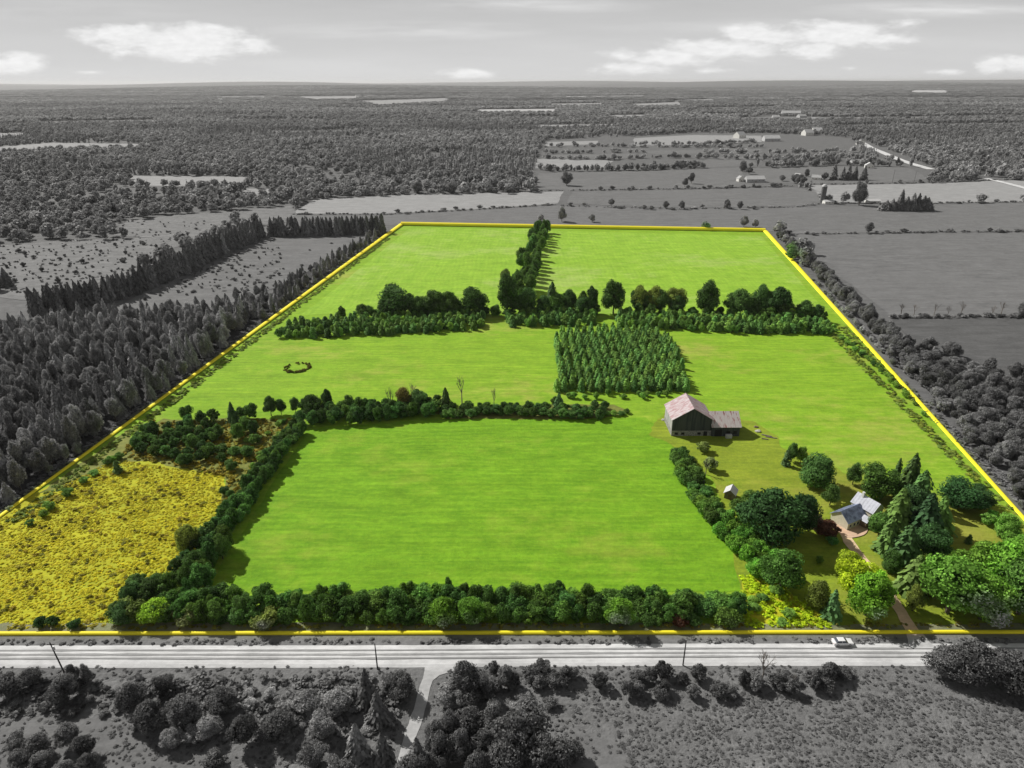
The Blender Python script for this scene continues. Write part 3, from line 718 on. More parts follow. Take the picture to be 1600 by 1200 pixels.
one('broad', 632, 640, 10, 8, 'half bare reddish brown tree in the middle hedgerow', (3.0, 1.4, 1.6))
one('bare', 612, 645, 11, 8, 'brown leafless tree at the left of the bare group in the middle hedgerow', (1, 1, 1))
one('bare', 645, 632, 9, 7, 'slender leafless tree behind the reddish brown tree')
one('bare', 722, 632, 13, 9, 'tall grey leafless tree with spreading branches, tallest bare tree in the middle hedgerow')
one('bare', 772, 638, 9, 6, 'thin leafless tree right of the tallest bare tree')
for px, py in [(806, 645), (826, 643), (846, 645), (868, 636), (884, 642), (930, 638), (945, 640)]:
    one('shrub', px, py, rnd.uniform(3, 5), 4.5, 'small dark bush standing behind the right part of the middle hedgerow', DK, 'small bushes behind the hedgerow')
# --- hedgerow from the barn down to the road
bl = 'green bush in the curved hedgerow running down from the barn to the road'
line('shrub', [(1058, 712), (1072, 745), (1098, 790), (1128, 830)], 3.1, (4, 6), (4.6, 6), bl, 'bushes of the barn hedgerow', (1.3, 1.35, 1.1), rows=(-1.5, 2))
line('shrub', [(1128, 830), (1160, 868), (1200, 905)], 3.4, (5, 7), (5, 6.6), bl, 'bushes of the barn hedgerow', (1.7, 1.9, 1.1), rows=(-2, 2, 5))
one('shrub', 1110, 735, 5, 5.5, 'greyish brown half bare bush in front of the barn', (3.2, 2.0, 2.8))
one('bare', 1102, 742, 6, 6, 'small leafless tree in front of the barn yard')
one('shrub', 1098, 706, 4, 6, 'dusty brown bush against the front corner of the barn', (2.8, 2, 2.2))
# --- plantation block
area('cedar', [(869, 522), (1030, 519), (1050, 545), (1082, 612), (869, 616)], (3.7, 2.7), (4.4, 6.8), (2.9, 3.9), 'young conifer in the square plantation block planted in straight rows', 'young conifers of the square plantation', (1.8, 1.95, 1.4), jit=.16, rows=True, drop=.03)
area('shrub', [(869, 618), (1062, 616), (1078, 624), (960, 624), (869, 624)], (4.0, 4.5), (2.2, 3.4), (2.8, 3.6), 'pale yellow green low bush along the front edge of the plantation block', 'pale bushes fronting the plantation', (3.6, 2.8, 1.2), drop=.25)
# --- plantation bands
for k, px in enumerate([[(430, 531), (450, 512), (600, 498), (757, 495), (756, 517), (600, 524)], [(788, 496), (930, 493), (930, 509), (800, 514)], [(962, 493), (1150, 500), (1290, 502), (1298, 524), (1150, 521), (965, 512)]]):
    area(['cedar', 'cedar', 'shrub'], px, (3.5, 3.5), (4.2, 6.8), (3.8, 5.2), ['young evergreen in the left shelter belt below the far hay field', 'young evergreen in the short middle shelter belt', 'young evergreen in the right shelter belt below the far hay field'][k], ['left shelter belt evergreens', 'middle shelter belt evergreens', 'right shelter belt evergreens'][k], (1.55, 1.65, 1.3), jit=.35, drop=.04)
# --- row of big trees
big = [(617, 492, 19, 24, 'broad', 'broad dark round tree, largest and leftmost of the row below the far hay field'),
 (676, 494, 17, 17, 'broad', 'dark tree immediately right of the largest round tree'), (700, 494, 15, 13, 'broad', 'smaller dark tree on the right of the second round tree'),
 (742, 492, 18, 17, 'broad', 'separate round dark tree left of the gap in the tree row'), (718, 490, 9, 5, 'tall', 'narrow small tree standing in the gap between two round trees'),
 (793, 490, 26, 15, 'tall', 'tall dark tree at the foot of the field dividing tree line'), (825, 490, 16, 12, 'broad', 'rounded tree just right of the tallest dark tree'),
 (862, 489, 19, 11, 'spruce', 'tall pointed conifer in the row behind the middle shelter belt'), (888, 488, 14, 10, 'broad', 'short round tree right of the tall pointed conifer'),
 (910, 490, 15, 8, 'tall', 'narrow dark tree left of the gap behind the middle shelter belt'), (924, 490, 18, 9, 'tall', 'taller narrow tree beside the field gap'),
 (958, 490, 21, 16, 'tall', 'large oval tree standing right of the field gap'), (998, 488, 17, 13, 'tall', 'brownish green oval tree, first of three close together'),
 (1022, 488, 16, 12, 'broad', 'brownish green tree, middle of three close together'), (1053, 489, 16, 15, 'broad', 'olive tree, right one of three close together'),
 (1104, 492, 21, 17, 'tall', 'large egg shaped dark tree standing alone on the far hay field edge'), (1152, 494, 16, 17, 'broad', 'dark round tree left in the right hand clump of the row'),
 (1187, 492, 19, 13, 'tall', 'tallest dark tree in the clump at the right of the row'), (1212, 494, 18, 16, 'broad', 'wide dark tree in the clump at the right of the row'),
 (1236, 500, 7, 7, 'shrub', 'bright lime bush at the foot of the right hand clump'), (1255, 500, 12, 11, 'broad', 'smaller tree at the right end of the row'),
 (1275, 502, 10, 9, 'broad', 'last small tree of the row beside the boundary'), (535, 500, 9, 6, 'tall', 'small upright tree in the left shelter belt'), (568, 498, 9, 9, 'broad', 'low round tree left of the largest round tree')]
for px, py, h, w, k, lb in big:
    c = DK
    if 'lime' in lb: c = LIME
    if 'brownish' in lb or 'olive' in lb: c = (1.9, 1.35, 1.2)
    one(k, px, py, h * .98, w * 1.06, lb, c)
for pl, wh in (([(592, 493), (706, 494)], 'left'), ([(800, 491), (925, 491)], 'middle'), ([(985, 490), (1066, 490)], 'olive coloured'), ([(1136, 494), (1226, 496)], 'right')):
    line('broad', pl, 8, (10, 15), (10, 14), 'dark tree filling the %s clump of the big tree row' % wh, 'filling trees of the big tree row', (1, 1, 1), rows=(0,), jit=.4)
line('shrub', [(560, 496), (780, 494)], 5, (4, 8), (6, 9), 'dark bush at the foot of the left part of the big tree row', 'bushes at the foot of the tree row', rows=(0,), jit=.5)
line('shrub', [(795, 494), (930, 492)], 5, (4, 8), (6, 9), 'dark bush behind the short middle shelter belt', 'bushes at the foot of the tree row', rows=(0,), jit=.5)
line('shrub', [(975, 492), (1290, 503)], 5, (4, 8), (6, 9), 'dark bush at the foot of the right part of the big tree row', 'bushes at the foot of the tree row', rows=(0,), jit=.5)
line(['tall', 'broad'], [(816, 470), (826, 430), (836, 395), (848, 364)], 10, (9, 15), (7, 10), 'dark leafy tree in the line dividing the two far hay fields', 'trees dividing the far hay fields', (1, 1, 1), rows=(-3, 4), jit=.3)
one('tall', 790, 458, 17, 10, 'brownish top tree at the lower left of the dividing tree line', (1.9, 1.3, 1.3))
# --- farmyard trees
yard = [
 ('broad', 1205, 845, 17, 22, 'huge dark spreading tree left of the house', (.8, .9, .9)), ('broad', 1165, 815, 11, 11, 'green tree between the little shed and the huge dark tree', MIDG),
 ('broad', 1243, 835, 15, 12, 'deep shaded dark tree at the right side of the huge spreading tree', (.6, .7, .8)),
 ('broad', 1218, 918, 12, 13, 'rounded dark green tree below the huge spreading tree', (1.1, 1.3, 1)),
 ('broad', 1275, 762, 12, 15, 'round dark tree above the house lawn', (1.1, 1.1, 1)), ('tall', 1296, 790, 8, 7, 'small dark tree at the corner of the house lawn', DK),
 ('cedar', 1227, 728, 6.5, 3.6, 'dark narrow evergreen standing in the yard right of the barn', (.8, .8, 1.1)), ('tall', 1236, 722, 8, 5, 'slim tree behind the narrow evergreen right of the barn', DK), ('tall', 1250, 724, 7, 5, 'small green tree right of the narrow evergreen', MIDG),
 ('tall', 1332, 758, 8.5, 6.5, 'small egg shaped tree between the lawn and the hay field', DK), ('broad', 1366, 780, 13, 14, 'round dark tree behind the house', (1.1, 1.2, 1)),
 ('spruce', 1414, 780, 17, 10, 'tallest pointed spruce behind the house', (1.0, 1.0, 1)), ('spruce', 1394, 770, 13, 5, 'thin pointed spruce left of the tallest one', DK), ('spruce', 1432, 795, 14, 10, 'spruce immediately right of the tallest pointed one', (1.0, 1.1, 1)),
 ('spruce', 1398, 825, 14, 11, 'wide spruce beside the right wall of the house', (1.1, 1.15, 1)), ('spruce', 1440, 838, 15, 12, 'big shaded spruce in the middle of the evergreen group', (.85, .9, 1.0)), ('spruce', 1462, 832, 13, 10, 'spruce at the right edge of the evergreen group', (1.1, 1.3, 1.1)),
 ('spruce', 1382, 862, 12, 8.5, 'lighter green conifer below the house beside the drive', (1.5, 1.4, 1.1)), ('spruce', 1410, 875, 12, 10, 'dark conifer right of the drive', (1.1, 1.1, 1.1)), ('spruce', 1424, 925, 12, 10, 'grey green conifer next to the bend of the farm drive', (1.4, 1.3, 1.2)), ('tall', 1425, 955, 8, 6, 'olive tree along the right side of the drive', OLV),
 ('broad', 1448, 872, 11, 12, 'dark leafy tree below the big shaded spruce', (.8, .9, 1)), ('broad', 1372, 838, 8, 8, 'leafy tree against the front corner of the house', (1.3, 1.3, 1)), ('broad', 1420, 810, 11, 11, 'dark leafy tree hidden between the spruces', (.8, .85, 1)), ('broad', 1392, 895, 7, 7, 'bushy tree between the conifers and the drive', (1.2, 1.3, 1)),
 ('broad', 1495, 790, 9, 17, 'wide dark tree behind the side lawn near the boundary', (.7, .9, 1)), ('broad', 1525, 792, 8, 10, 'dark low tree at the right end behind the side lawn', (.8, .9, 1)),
 ('broad', 1480, 958, 16, 20, 'massive round green tree right of the drive entrance', (1.7, 1.9, 1.1)), ('broad', 1560, 930, 17, 18, 'large yellow green tree behind the massive round trees near the right edge', (2.3, 2.4, 1)), ('broad', 1530, 968, 13, 15, 'round green tree low at the roadside right of the drive', (1.9, 2.1, 1.2)), ('broad', 1590, 960, 17, 18, 'big dark green tree at the right edge by the road', (1.3, 1.4, 1)), ('broad', 1520, 915, 14, 14, 'mid green tree directly below the side lawn', (1.6, 1.7, 1)),
 ('broad', 1352, 962, 12, 14, 'bright green large tree left of the drive entrance', (2.3, 2.5, .8)), ('broad', 1332, 932, 12, 12, 'yellow green tree behind the bright green one by the drive', YG), ('broad', 1322, 905, 9, 9, 'small yellowish tree nearest the house beside the drive', (4.4, 3.2, .9)), ('tall', 1365, 950, 11, 10, 'vivid green tree touching the left edge of the drive', (2.4, 2.6, .8)),
 ('tall', 1275, 950, 9, 8, 'grey green tree at the left edge of the front lawn', OLV), ('spruce', 1297, 965, 9, 6, 'bluish conifer beside the bright green tree', (1.2, 1.5, 2)), ('shrub', 1290, 838, 5, 8.5, 'dark maroon leaved bush left of the house yard', RED), ('shrub', 1272, 828, 5.5, 6, 'dark purple bush against the huge spreading tree', (1.4, .5, 1.3)),
 ('shrub', 1300, 850, 3, 4, 'small blue green bush on the lawn below the maroon bush', (1.2, 1.8, 1.8)), ('shrub', 1280, 880, 2.4, 2.6, 'tiny bush casting a long shadow on the front lawn', MIDG), ('cedar', 1512, 850, 3.4, 2.2, 'little dark evergreen alone on the side lawn', DK), ('shrub', 1370, 830, 3, 4, 'green bush at the foot of the house wall', GRN),
 ('broad', 1585, 880, 8, 10, 'green bushy tree inside the boundary right of the side lawn', (1.8, 2, 1.2)), ('broad', 1570, 835, 7, 8, 'pale green bushy tree beside the boundary line', (2.2, 2.4, 1.6)),
]
for k, px, py, h, w, lb, c in yard: one(k, px, py, h, w, lb, c)
area('shrub', [(1540, 820), (1560, 812), (1600, 850), (1640, 900), (1590, 930), (1550, 870)], (5, 5), (3, 5), (4.5, 6), 'leafy green bush between the side lawn and the right boundary', 'bushes by the right boundary', (2, 2.2, 1.4))
area('shrub', [(1165, 905), (1200, 900), (1260, 955), (1270, 975), (1180, 978)], (5, 5), (1.5, 2.6), (3, 4.4), 'low yellow green bush in the weedy corner between hedgerow and lawn', 'low bushes of the weedy corner', (5, 3.6, 1.2), drop=.3)
# verge bushes inside the near line
area('shrub', [(330, 976), (1165, 976), (1165, 986), (330, 987)], (4, 3), (.8, 1.8), (2, 3.4), 'low pale bush on the verge in front of the road hedgerow', 'low bushes on the verge', (2.8, 2.8, 2.2), drop=.25)
# --- vegetation strip along the right boundary (inside)
line('shrub', [(1300, 512), (1400, 600), (1500, 700), (1560, 760)], 3.4, (2, 3.4), (3, 4.4), 'pale green bush in the strip just inside the right boundary line', 'bushes inside the right boundary', (2.2, 2.2, 1.8), rows=(-1,), drop=.15)
line('shrub', [(0, 840), (100, 765), (230, 668)], 4, (2, 3.4), (3, 4.5), 'bluish green bush just inside the left boundary beside the goldenrod field', 'bushes inside the left boundary', (1.4, 1.6, 2), rows=(-4.5,), drop=.2)
# --- outside right boundary trees
rl = {'broad': 'grey leafy tree in the row just outside the right boundary', 'shrub': 'grey bush in the row just outside the right boundary', 'tall': 'upright grey tree in the row just outside the right boundary'}
rg = {'broad': 'trees outside the right boundary', 'shrub': 'bushes outside the right boundary', 'tall': 'upright trees outside the right boundary'}
line(['broad', 'shrub'], [(1205, 358), (1240, 395), (1290, 445)], 9, (6, 11), (6, 10), rl, rg, rows=(1.5,), drop=.1)
line(['broad', 'tall', 'broad'], [(1275, 430), (1350, 505), (1420, 570), (1500, 635), (1600, 722), (1660, 770)], 5.6, (7, 12), (7, 10), rl, rg, rows=(0,), jit=.35)
line('shrub', [(1275, 430), (1350, 505), (1420, 570), (1500, 635), (1600, 722), (1660, 770)], 3.0, (1.8, 3.2), (3, 4.4), 'low grey bush between the yellow line and the tree row right of the property', 'low bushes right of the yellow line', (1.5, 1.5, 1.5), rows=(-5.5,), jit=.3)
line(['broad', 'shrub'], [(1400, 545), (1500, 625), (1620, 720)], 6, (5, 9), (6, 9), rl, rg, rows=(4, 11, 18), jit=.5, drop=.2)
area(['broad', 'shrub', 'tall'], [(1470, 575), (1600, 592), (1720, 610), (1800, 760), (1660, 760), (1560, 665)], (7.5, 8), (6, 11), (7, 10), {'broad': 'grey tree in the wood right of the property', 'shrub': 'grey bush in the wood right of the property', 'tall': 'upright grey tree in the wood right of the property'}, {'broad': 'wood trees right of the property', 'shrub': 'wood bushes right of the property', 'tall': 'upright wood trees right of the property'}, drop=.2)
area(['broad', 'shrub', 'broad'], [(1362, 538), (1395, 545), (1450, 585), (1530, 650), (1620, 730), (1720, 800), (1740, 960), (1660, 868), (1612, 812), (1512, 702), (1412, 590)], (6, 6.5), (4.5, 8.5), (5.5, 8), {'broad': 'grey leafy tree pressed against the outer side of the right boundary line', 'shrub': 'grey bush pressed against the outer side of the right boundary line'}, {'broad': 'trees against the right boundary line', 'shrub': 'bushes against the right boundary line'}, (1.25, 1.25, 1.25), drop=.12)
one('broad', 1357, 364, 10, 9, 'single round grey tree standing on the hedge line in the grey fields')
line('bare', [(1410, 495), (1600, 492)], 8, (6, 10), (5, 7), 'thin leafless tree in the row between the two right hand grey fields', 'leafless trees between grey fields', rows=(0,), drop=.25)
line('shrub', [(1395, 497), (1700, 494)], 5, (1.2, 3), (3, 5), 'low dark bush under the leafless trees between grey fields', 'low bushes between grey fields', rows=(0,), drop=.2)
one('broad', 1597, 496, 9, 8, 'dark round tree at the right end of the leafless tree row')
# hedge lines in the grey fields
hg = 'small dark bush on a field hedge line beyond the property'
for pts, sp, h in [([(1240, 366), (1600, 362), (1700, 361)], 13, (2, 4)), ([(880, 322), (1060, 327), (1240, 324)], 16, (2.5, 5)), ([(600, 335), (740, 328), (870, 320)], 22, (2, 4)),
                   ([(540, 305), (880, 298)], 20, (3, 7)), ([(890, 298), (1100, 295), (1240, 291)], 12, (3, 6)), ([(1250, 288), (1400, 286), (1600, 280)], 26, (3, 6)), ([(1290, 318), (1600, 315)], 25, (2, 3)),
                   ([(840, 268), (1000, 266), (1100, 263)], 9, (5, 11)), ([(1160, 262), (1300, 258), (1420, 261)], 10, (7, 15))]:
    line('shrub', pts, sp, h, (5, 9), hg, 'bushes on far hedge lines', jit=.5, drop=.2)
for px, py, h, w, lb in [(878, 346.5, 15, 12, 'large pale grey tree behind the far boundary line'), (1162, 355, 11, 11, 'grey tree behind the far right corner of the boundary'), (1180, 355.5, 8, 8, 'small grey tree at the far right corner'), (925, 347, 8, 9, 'low grey tree behind the far boundary right of the large pale one'), (845, 345.5, 7, 9, 'low grey tree behind the far boundary left of the large pale one')]:
    one('tall', px, py, h, w, lb, (1.6, 1.6, 1.6))
one('tall', 1342, 321, 25, 20, 'large oval dark tree left of the evergreen clump by the far farm', (.9, .9, .9))
for i, (px, h) in enumerate([(1384, 13), (1393, 15), (1405, 27), (1415, 18), (1424, 22), (1432, 22), (1441, 19), (1447, 17), (1452, 10), (1378, 9), (1410, 12), (1437, 14), (1400, 14)]):
    one('spruce', px, 329, h * .8, 12, 'dark evergreen in the dense clump on the field near the far farm', (.8, .8, .8), 'evergreen clump by the far farm')
for px, h in [(1302, 21), (1316, 17), (1325, 20), (1335, 18), (1349, 18)]:
    one('spruce', px, 281, h, 12, 'dark conical tree in the row behind the distant farmhouse', (.8, .8, .8), 'conical trees by the distant farm')
for px, py, h, w in [(1160, 268, 16, 16), (1170, 272, 10, 12), (1250, 290, 14, 16), (1242, 286, 12, 14), (1222, 283, 8, 10), (1288, 281, 10, 12), (1260, 276, 11, 10), (885, 290, 18, 18), (653, 302, 14, 16), (705, 303, 13, 14), (1135, 326, 10, 8), (1156, 327, 9, 7), (1040, 326, 8, 8), (1065, 327, 9, 8), (955, 322, 8, 8), (1070, 292, 12, 9), (1080, 287, 14, 10), (795, 303, 9, 12)]:
    one('broad', px, py, h, w, 'scattered dark tree standing in the distant grey fields', (.9, .9, .9), 'scattered trees of the distant fields')
line('spruce', [(673, 328), (676, 328)], 3, (9, 11), (2, 3), 'very slim conifer on the pale hay strip', 'slim conifer', rows=(0,))
# --- spruce rows outside left
srl = 'tall dark spruce in the straight row across the left grey pasture'
line('spruce', [(50, 492), (120, 482), (215, 460)], 3.2, (14, 16), (7, 8.5), srl, 'left spruce row', (.8, .8, .8), rows=(0, 4))
line('spruce', [(222, 455), (300, 422), (350, 396), (410, 370)], 3.5, (15, 18), (7.5, 9), 'tall dark spruce in the middle stretch of the windbreak', 'middle spruce row', (.8, .8, .8), rows=(0, 4))
line('spruce', [(424, 369), (520, 368), (600, 364)], 4.2, (15, 17), (8.5, 10), 'tall dark spruce in the windbreak left of the far corner', 'far spruce row', (.8, .8, .8), rows=(0, 4))
one('tall', 360, 372, 14, 9, 'leafy tree behind the upper end of the spruce windbreak', (1, 1, 1))
area('shrub', [(170, 490), (350, 400), (560, 370), (430, 450), (350, 476)], (19, 19), (1.2, 2.6), (2, 3.2), 'tiny dark juniper bush dotted over the left grey pasture', 'bushes dotted over the pasture', (.6, .6, .6), jit=.5, drop=.3)
area('shrub', [(0, 390), (240, 374), (340, 350), (250, 392), (215, 425), (0, 462)], (24, 24), (1.5, 4), (3, 5), 'dark bush dotted over the rough pasture beyond the spruce row', 'bushes beyond the spruce row', (.8, .8, .8), jit=.5, drop=.3)
line(['spruce', 'broad'], [(-60, 470), (5, 452), (25, 448)], 8, (10, 15), (8, 11), {'spruce': 'dark spruce at the left edge of the rough pasture', 'broad': 'dark tree at the left edge of the rough pasture'}, {'spruce': 'edge spruces', 'broad': 'edge trees'}, rows=(0, 5))
# --- left forest
fl = {'spruce': 'dark grey spruce in the dense forest left of the property', 'broad': 'grey leafy tree in the dense forest left of the property', 'tall': 'upright grey tree in the dense forest left of the property'}
fg = {'spruce': 'spruces of the left forest', 'broad': 'leafy trees of the left forest', 'tall': 'upright trees of the left forest'}
area(['spruce', 'spruce', 'broad', 'tall', 'spruce', 'broad', 'spruce', 'broad'], [(-260, 540), (0, 520), (175, 504), (340, 492), (392, 500), (330, 560), (210, 645), (90, 735), (0, 792), (-120, 880), (-420, 880)], (5.2, 5.0), (8, 15), (5, 7.5), fl, fg, (1.5, 1.5, 1.5), jit=.42)
area(['spruce', 'spruce', 'tall'], [(330, 482), (430, 455), (500, 415), (585, 368), (600, 362), (606, 362), (540, 412), (440, 484), (392, 514)], (5, 6), (5, 10), (4, 6), fl, fg, (1.1, 1.1, 1.1), jit=.42, drop=.1)
# --- this side of the road
near_trees = [
 ('broad', 20, 1085, 6, 9, 'dark round bush tree at the left edge below the road'), ('broad', 50, 1070, 5, 7, 'bushy small tree right of the left edge tree below the road'),
 ('broad', 103, 1095, 7.5, 9, 'dark bushy tree at the foot of the leaning utility pole'), ('tall', 118, 1066, 6, 4, 'narrow small tree behind the utility pole'), ('tall', 138, 1066, 6, 4, 'narrow tree right of the utility pole'),
 ('broad', 215, 1115, 9.5, 9, 'tall dark tree, nearest the road in the left scrub'), ('broad', 240, 1142, 8.5, 9, 'dark tree below the tall one in the left scrub'), ('broad', 258, 1085, 6, 7, 'round dark tree right of the tall one in the left scrub'),
 ('broad', 290, 1130, 9, 10, 'grey feathery tree in the middle of the left scrub'), ('broad', 350, 1112, 7, 9, 'dark spreading tree left of the watermark free meadow scrub'), ('broad', 272, 1165, 5, 6, 'small light grey tree at the lower edge of the left scrub'),
 ('shrub', 305, 1155, 4, 6, 'light grey bush in the lower left scrub'), ('broad', 330, 1150, 6, 7, 'pale grey bushy tree in the left scrub'), ('broad', 385, 1160, 8, 8, 'dark shaded tree near the lower end of the left scrub'),
 ('spruce', 575, 1100, 11, 6.5, 'tall dark conifer near the middle of the foreground by the road'), ('spruce', 592, 1130, 10, 6.5, 'dark conifer in front of the tall one near the field track'), ('broad', 630, 1088, 6, 8, 'dark round tree left of the field track'), ('broad', 610, 1080, 5, 7, 'low tree between the conifer and the field track'),
 ('broad', 530, 1110, 6, 9, 'pale grey feathery tree left of the foreground conifers'), ('broad', 480, 1110, 5, 8, 'pale bushy tree in the central scrub'), ('broad', 440, 1150, 7, 9, 'dark tree left of centre in the foreground scrub'), ('broad', 505, 1150, 7, 8, 'shaded tree below the pale feathery one'),
 ('spruce', 560, 1180, 10, 7, 'conifer close to the bottom left of the field track'), ('spruce', 600, 1190, 9, 6, 'dark conifer by the lower field track'), ('broad', 490, 1195, 6.5, 8, 'round grey tree close to the bottom edge left of the track'), ('broad', 530, 1215, 6, 7, 'grey leafy tree cut by the bottom edge'),
 ('tall', 727, 1085, 9.5, 8, 'dark egg shaped tree right beside the field track entrance'), ('broad', 745, 1095, 7, 8, 'dark tree in the shade right of the egg shaped one'), ('broad', 700, 1095, 4.5, 7, 'light speckled bush tree in front of the egg shaped tree'), ('broad', 715, 1100, 4, 6, 'low bush tree below the egg shaped one'),
 ('tall', 790, 1072, 6, 5, 'slender tree right of the egg shaped tree'), ('tall', 690, 1200, 10, 5.5, 'upright tree right of the lower field track'), ('tall', 665, 1225, 9, 5, 'upright tree cut by the bottom edge right of the track'), ('tall', 720, 1195, 10, 6, 'tall narrow tree in the lower centre clump'), ('broad', 760, 1180, 8, 7, 'leafy tree in the lower centre clump'),
 ('broad', 815, 1175, 12.5, 13, 'large feathery grey tree in the lower centre'), ('broad', 855, 1205, 10, 11, 'dark heavy tree at the bottom right of the centre clump'), ('broad', 790, 1215, 9, 9, 'dark tree at the bottom edge of the centre clump'), ('tall', 745, 1230, 10, 7, 'dark upright tree at the very bottom of the centre clump'), ('broad', 895, 1185, 4, 5, 'small bush tree right of the dark heavy one'),
 ('spruce', 655, 1215, 11, 6.5, 'tall conifer left of the lower centre clump by the track'), ('tall', 682, 1180, 10, 6, 'tall leafy tree at the left of the lower centre clump'), ('tall', 705, 1165, 10, 5.5, 'slim tall tree rising from the lower centre clump'), ('broad', 735, 1160, 9, 8, 'dense leafy tree at the top of the lower centre clump'), ('tall', 770, 1150, 10, 7, 'tall leafy tree behind the large feathery grey one'), ('broad', 640, 1235, 9, 8, 'leafy tree at the bottom edge beside the track'),
 ('broad', 1478, 1056, 8, 13, 'dark speckled tree overhanging the right end of the road'), ('broad', 1520, 1060, 10.5, 15, 'big dark tree on the near side of the road at right'), ('broad', 1588, 1082, 11, 15, 'very dark tree at the right edge below the road'), ('broad', 1562, 1070, 10.5, 13, 'dark tree between the two right roadside trees'),
 ('bare', 1190, 1062, 9, 7, 'leafless whitish tree beside the near road edge'), ('bare', 1235, 1075, 5, 4, 'small leafless tree right of the whitish one'),
]
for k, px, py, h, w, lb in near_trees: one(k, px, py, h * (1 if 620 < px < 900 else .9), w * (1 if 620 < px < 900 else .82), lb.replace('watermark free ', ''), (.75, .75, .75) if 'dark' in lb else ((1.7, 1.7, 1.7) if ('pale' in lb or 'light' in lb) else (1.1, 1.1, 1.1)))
line('shrub', [(760, 1070), (860, 1075), (950, 1078), (1060, 1078), (1170, 1078), (1330, 1062)], 3.2, (2.2, 4.5), (3, 5), 'dark grey bush in the straggling row below the road right of the track', 'straggling bushes below the road', (.8, .8, .8), rows=(-.5, 2.2), jit=.5, drop=.25)
area('shrub', [(0, 1090), (100, 1080), (200, 1100), (190, 1118), (0, 1118)], (3.6, 3.6), (1, 2), (2.2, 3.4), 'low grey bush in the scrub left below the road', 'low scrub bushes at left', (1.3, 1.3, 1.3), drop=.3)
area('shrub', [(210, 1092), (560, 1080), (620, 1140), (480, 1160), (300, 1150)], (3.8, 3.8), (1.2, 2.6), (2.6, 4.2), 'low grey bush among the scrub between the road and the meadow', 'low scrub bushes at centre left', (1.7, 1.7, 1.7), drop=.5)
area('shrub', [(690, 1075), (800, 1075), (880, 1110), (760, 1130), (680, 1120)], (3.6, 3.6), (1.4, 2.8), (2.6, 4.2), 'low grey bush right of the field track', 'low scrub bushes right of the track', (1.3, 1.3, 1.3), drop=.3)
area('broad', [(-40, 1150), (30, 1140), (110, 1150), (160, 1170), (175, 1250), (-60, 1260)], (5.2, 5.6), (4, 5.6), (4.6, 5.8), 'small rounded grey tree in the orchard like patch at the lower left corner', 'rounded trees of the lower left patch', (1.05, 1.05, 1.05), jit=.3, drop=.08)
area('shrub', [(280, 1195), (560, 1185), (600, 1260), (300, 1270)], (5, 5), (1.5, 3.5), (3, 5), 'grey bush at the bottom edge left of the field track', 'bushes at the bottom edge', (1, 1, 1), drop=.5)
area(['broad', 'shrub'], [(620, 1140), (700, 1140), (870, 1130), (900, 1260), (640, 1270)], (6.5, 6.5), (5, 8), (5, 7), {'broad': 'grey leafy tree inside the lower centre clump', 'shrub': 'grey bush inside the lower centre clump'}, {'broad': 'trees of the lower centre clump', 'shrub': 'bushes of the lower centre clump'}, (.9, .9, .9), drop=.35)

# ------------------------------------------------------------------ emit plants: the largest 300 of a kind one by one, the rest as stuff
def gn_scatter(name, protos, pts, label):
    """pts: list/array rows x,y,z,rot,w,h,idx"""
    A = np.asarray(pts, float); n = len(A)
    if not n: return None
    pc = bpy.data.collections.new(name + '_source')
    for i, (me, tr) in enumerate(protos):
        ob = bpy.data.objects.new('%s_source_%02d' % (name, i), me); pc.objects.link(ob)
    me = bpy.data.meshes.new(name); me.vertices.add(n); me.vertices.foreach_set('co', A[:, :3].ravel().astype(np.float32))
    a = me.attributes.new('rot', 'FLOAT', 'POINT'); a.data.foreach_set('value', A[:, 3].astype(np.float32))
    a = me.attributes.new('scl', 'FLOAT_VECTOR', 'POINT'); a.data.foreach_set('vector', np.stack([A[:, 4], A[:, 4], A[:, 5]], 1).ravel().astype(np.float32))
    a = me.attributes.new('idx', 'INT', 'POINT'); a.data.foreach_set('value', A[:, 6].astype(np.int32))
    o = bpy.data.objects.new(name, me); COL.objects.link(o)
    ng = bpy.data.node_groups.new(name, 'GeometryNodeTree'); ng.is_modifier = True
    ng.interface.new_socket('Geometry', in_out='INPUT', socket_type='NodeSocketGeometry'); ng.interface.new_socket('Geometry', in_out='OUTPUT', socket_type='NodeSocketGeometry')
    N, L = ng.nodes, ng.links
    gi = N.new('NodeGroupInput'); go = N.new('NodeGroupOutput'); ip = N.new('GeometryNodeInstanceOnPoints'); ci = N.new('GeometryNodeCollectionInfo')
    ci.inputs['Collection'].default_value = pc; ci.inputs['Separate Children'].default_value = True; ci.inputs['Reset Children'].default_value = True
    def att(nm, ty):
        q = N.new('GeometryNodeInputNamedAttribute'); q.data_type = ty; q.inputs[0].default_value = nm; return q.outputs[0]
    L.new(gi.outputs[0], ip.inputs['Points']); L.new(ci.outputs[0], ip.inputs['Instance']); ip.inputs['Pick Instance'].default_value = True
    L.new(att('idx', 'INT'), ip.inputs['Instance Index']); L.new(att('scl', 'FLOAT_VECTOR'), ip.inputs['Scale'])
    cx = N.new('ShaderNodeCombineXYZ'); L.new(att('rot', 'FLOAT'), cx.inputs[2]); L.new(cx.outputs[0], ip.inputs['Rotation'])
    L.new(ip.outputs[0], go.inputs[0])
    md = o.modifiers.new('scatter', 'NODES'); md.node_group = ng
    tag(o, label, None, None, 'stuff'); o['category'] = 'vegetation'
    return o

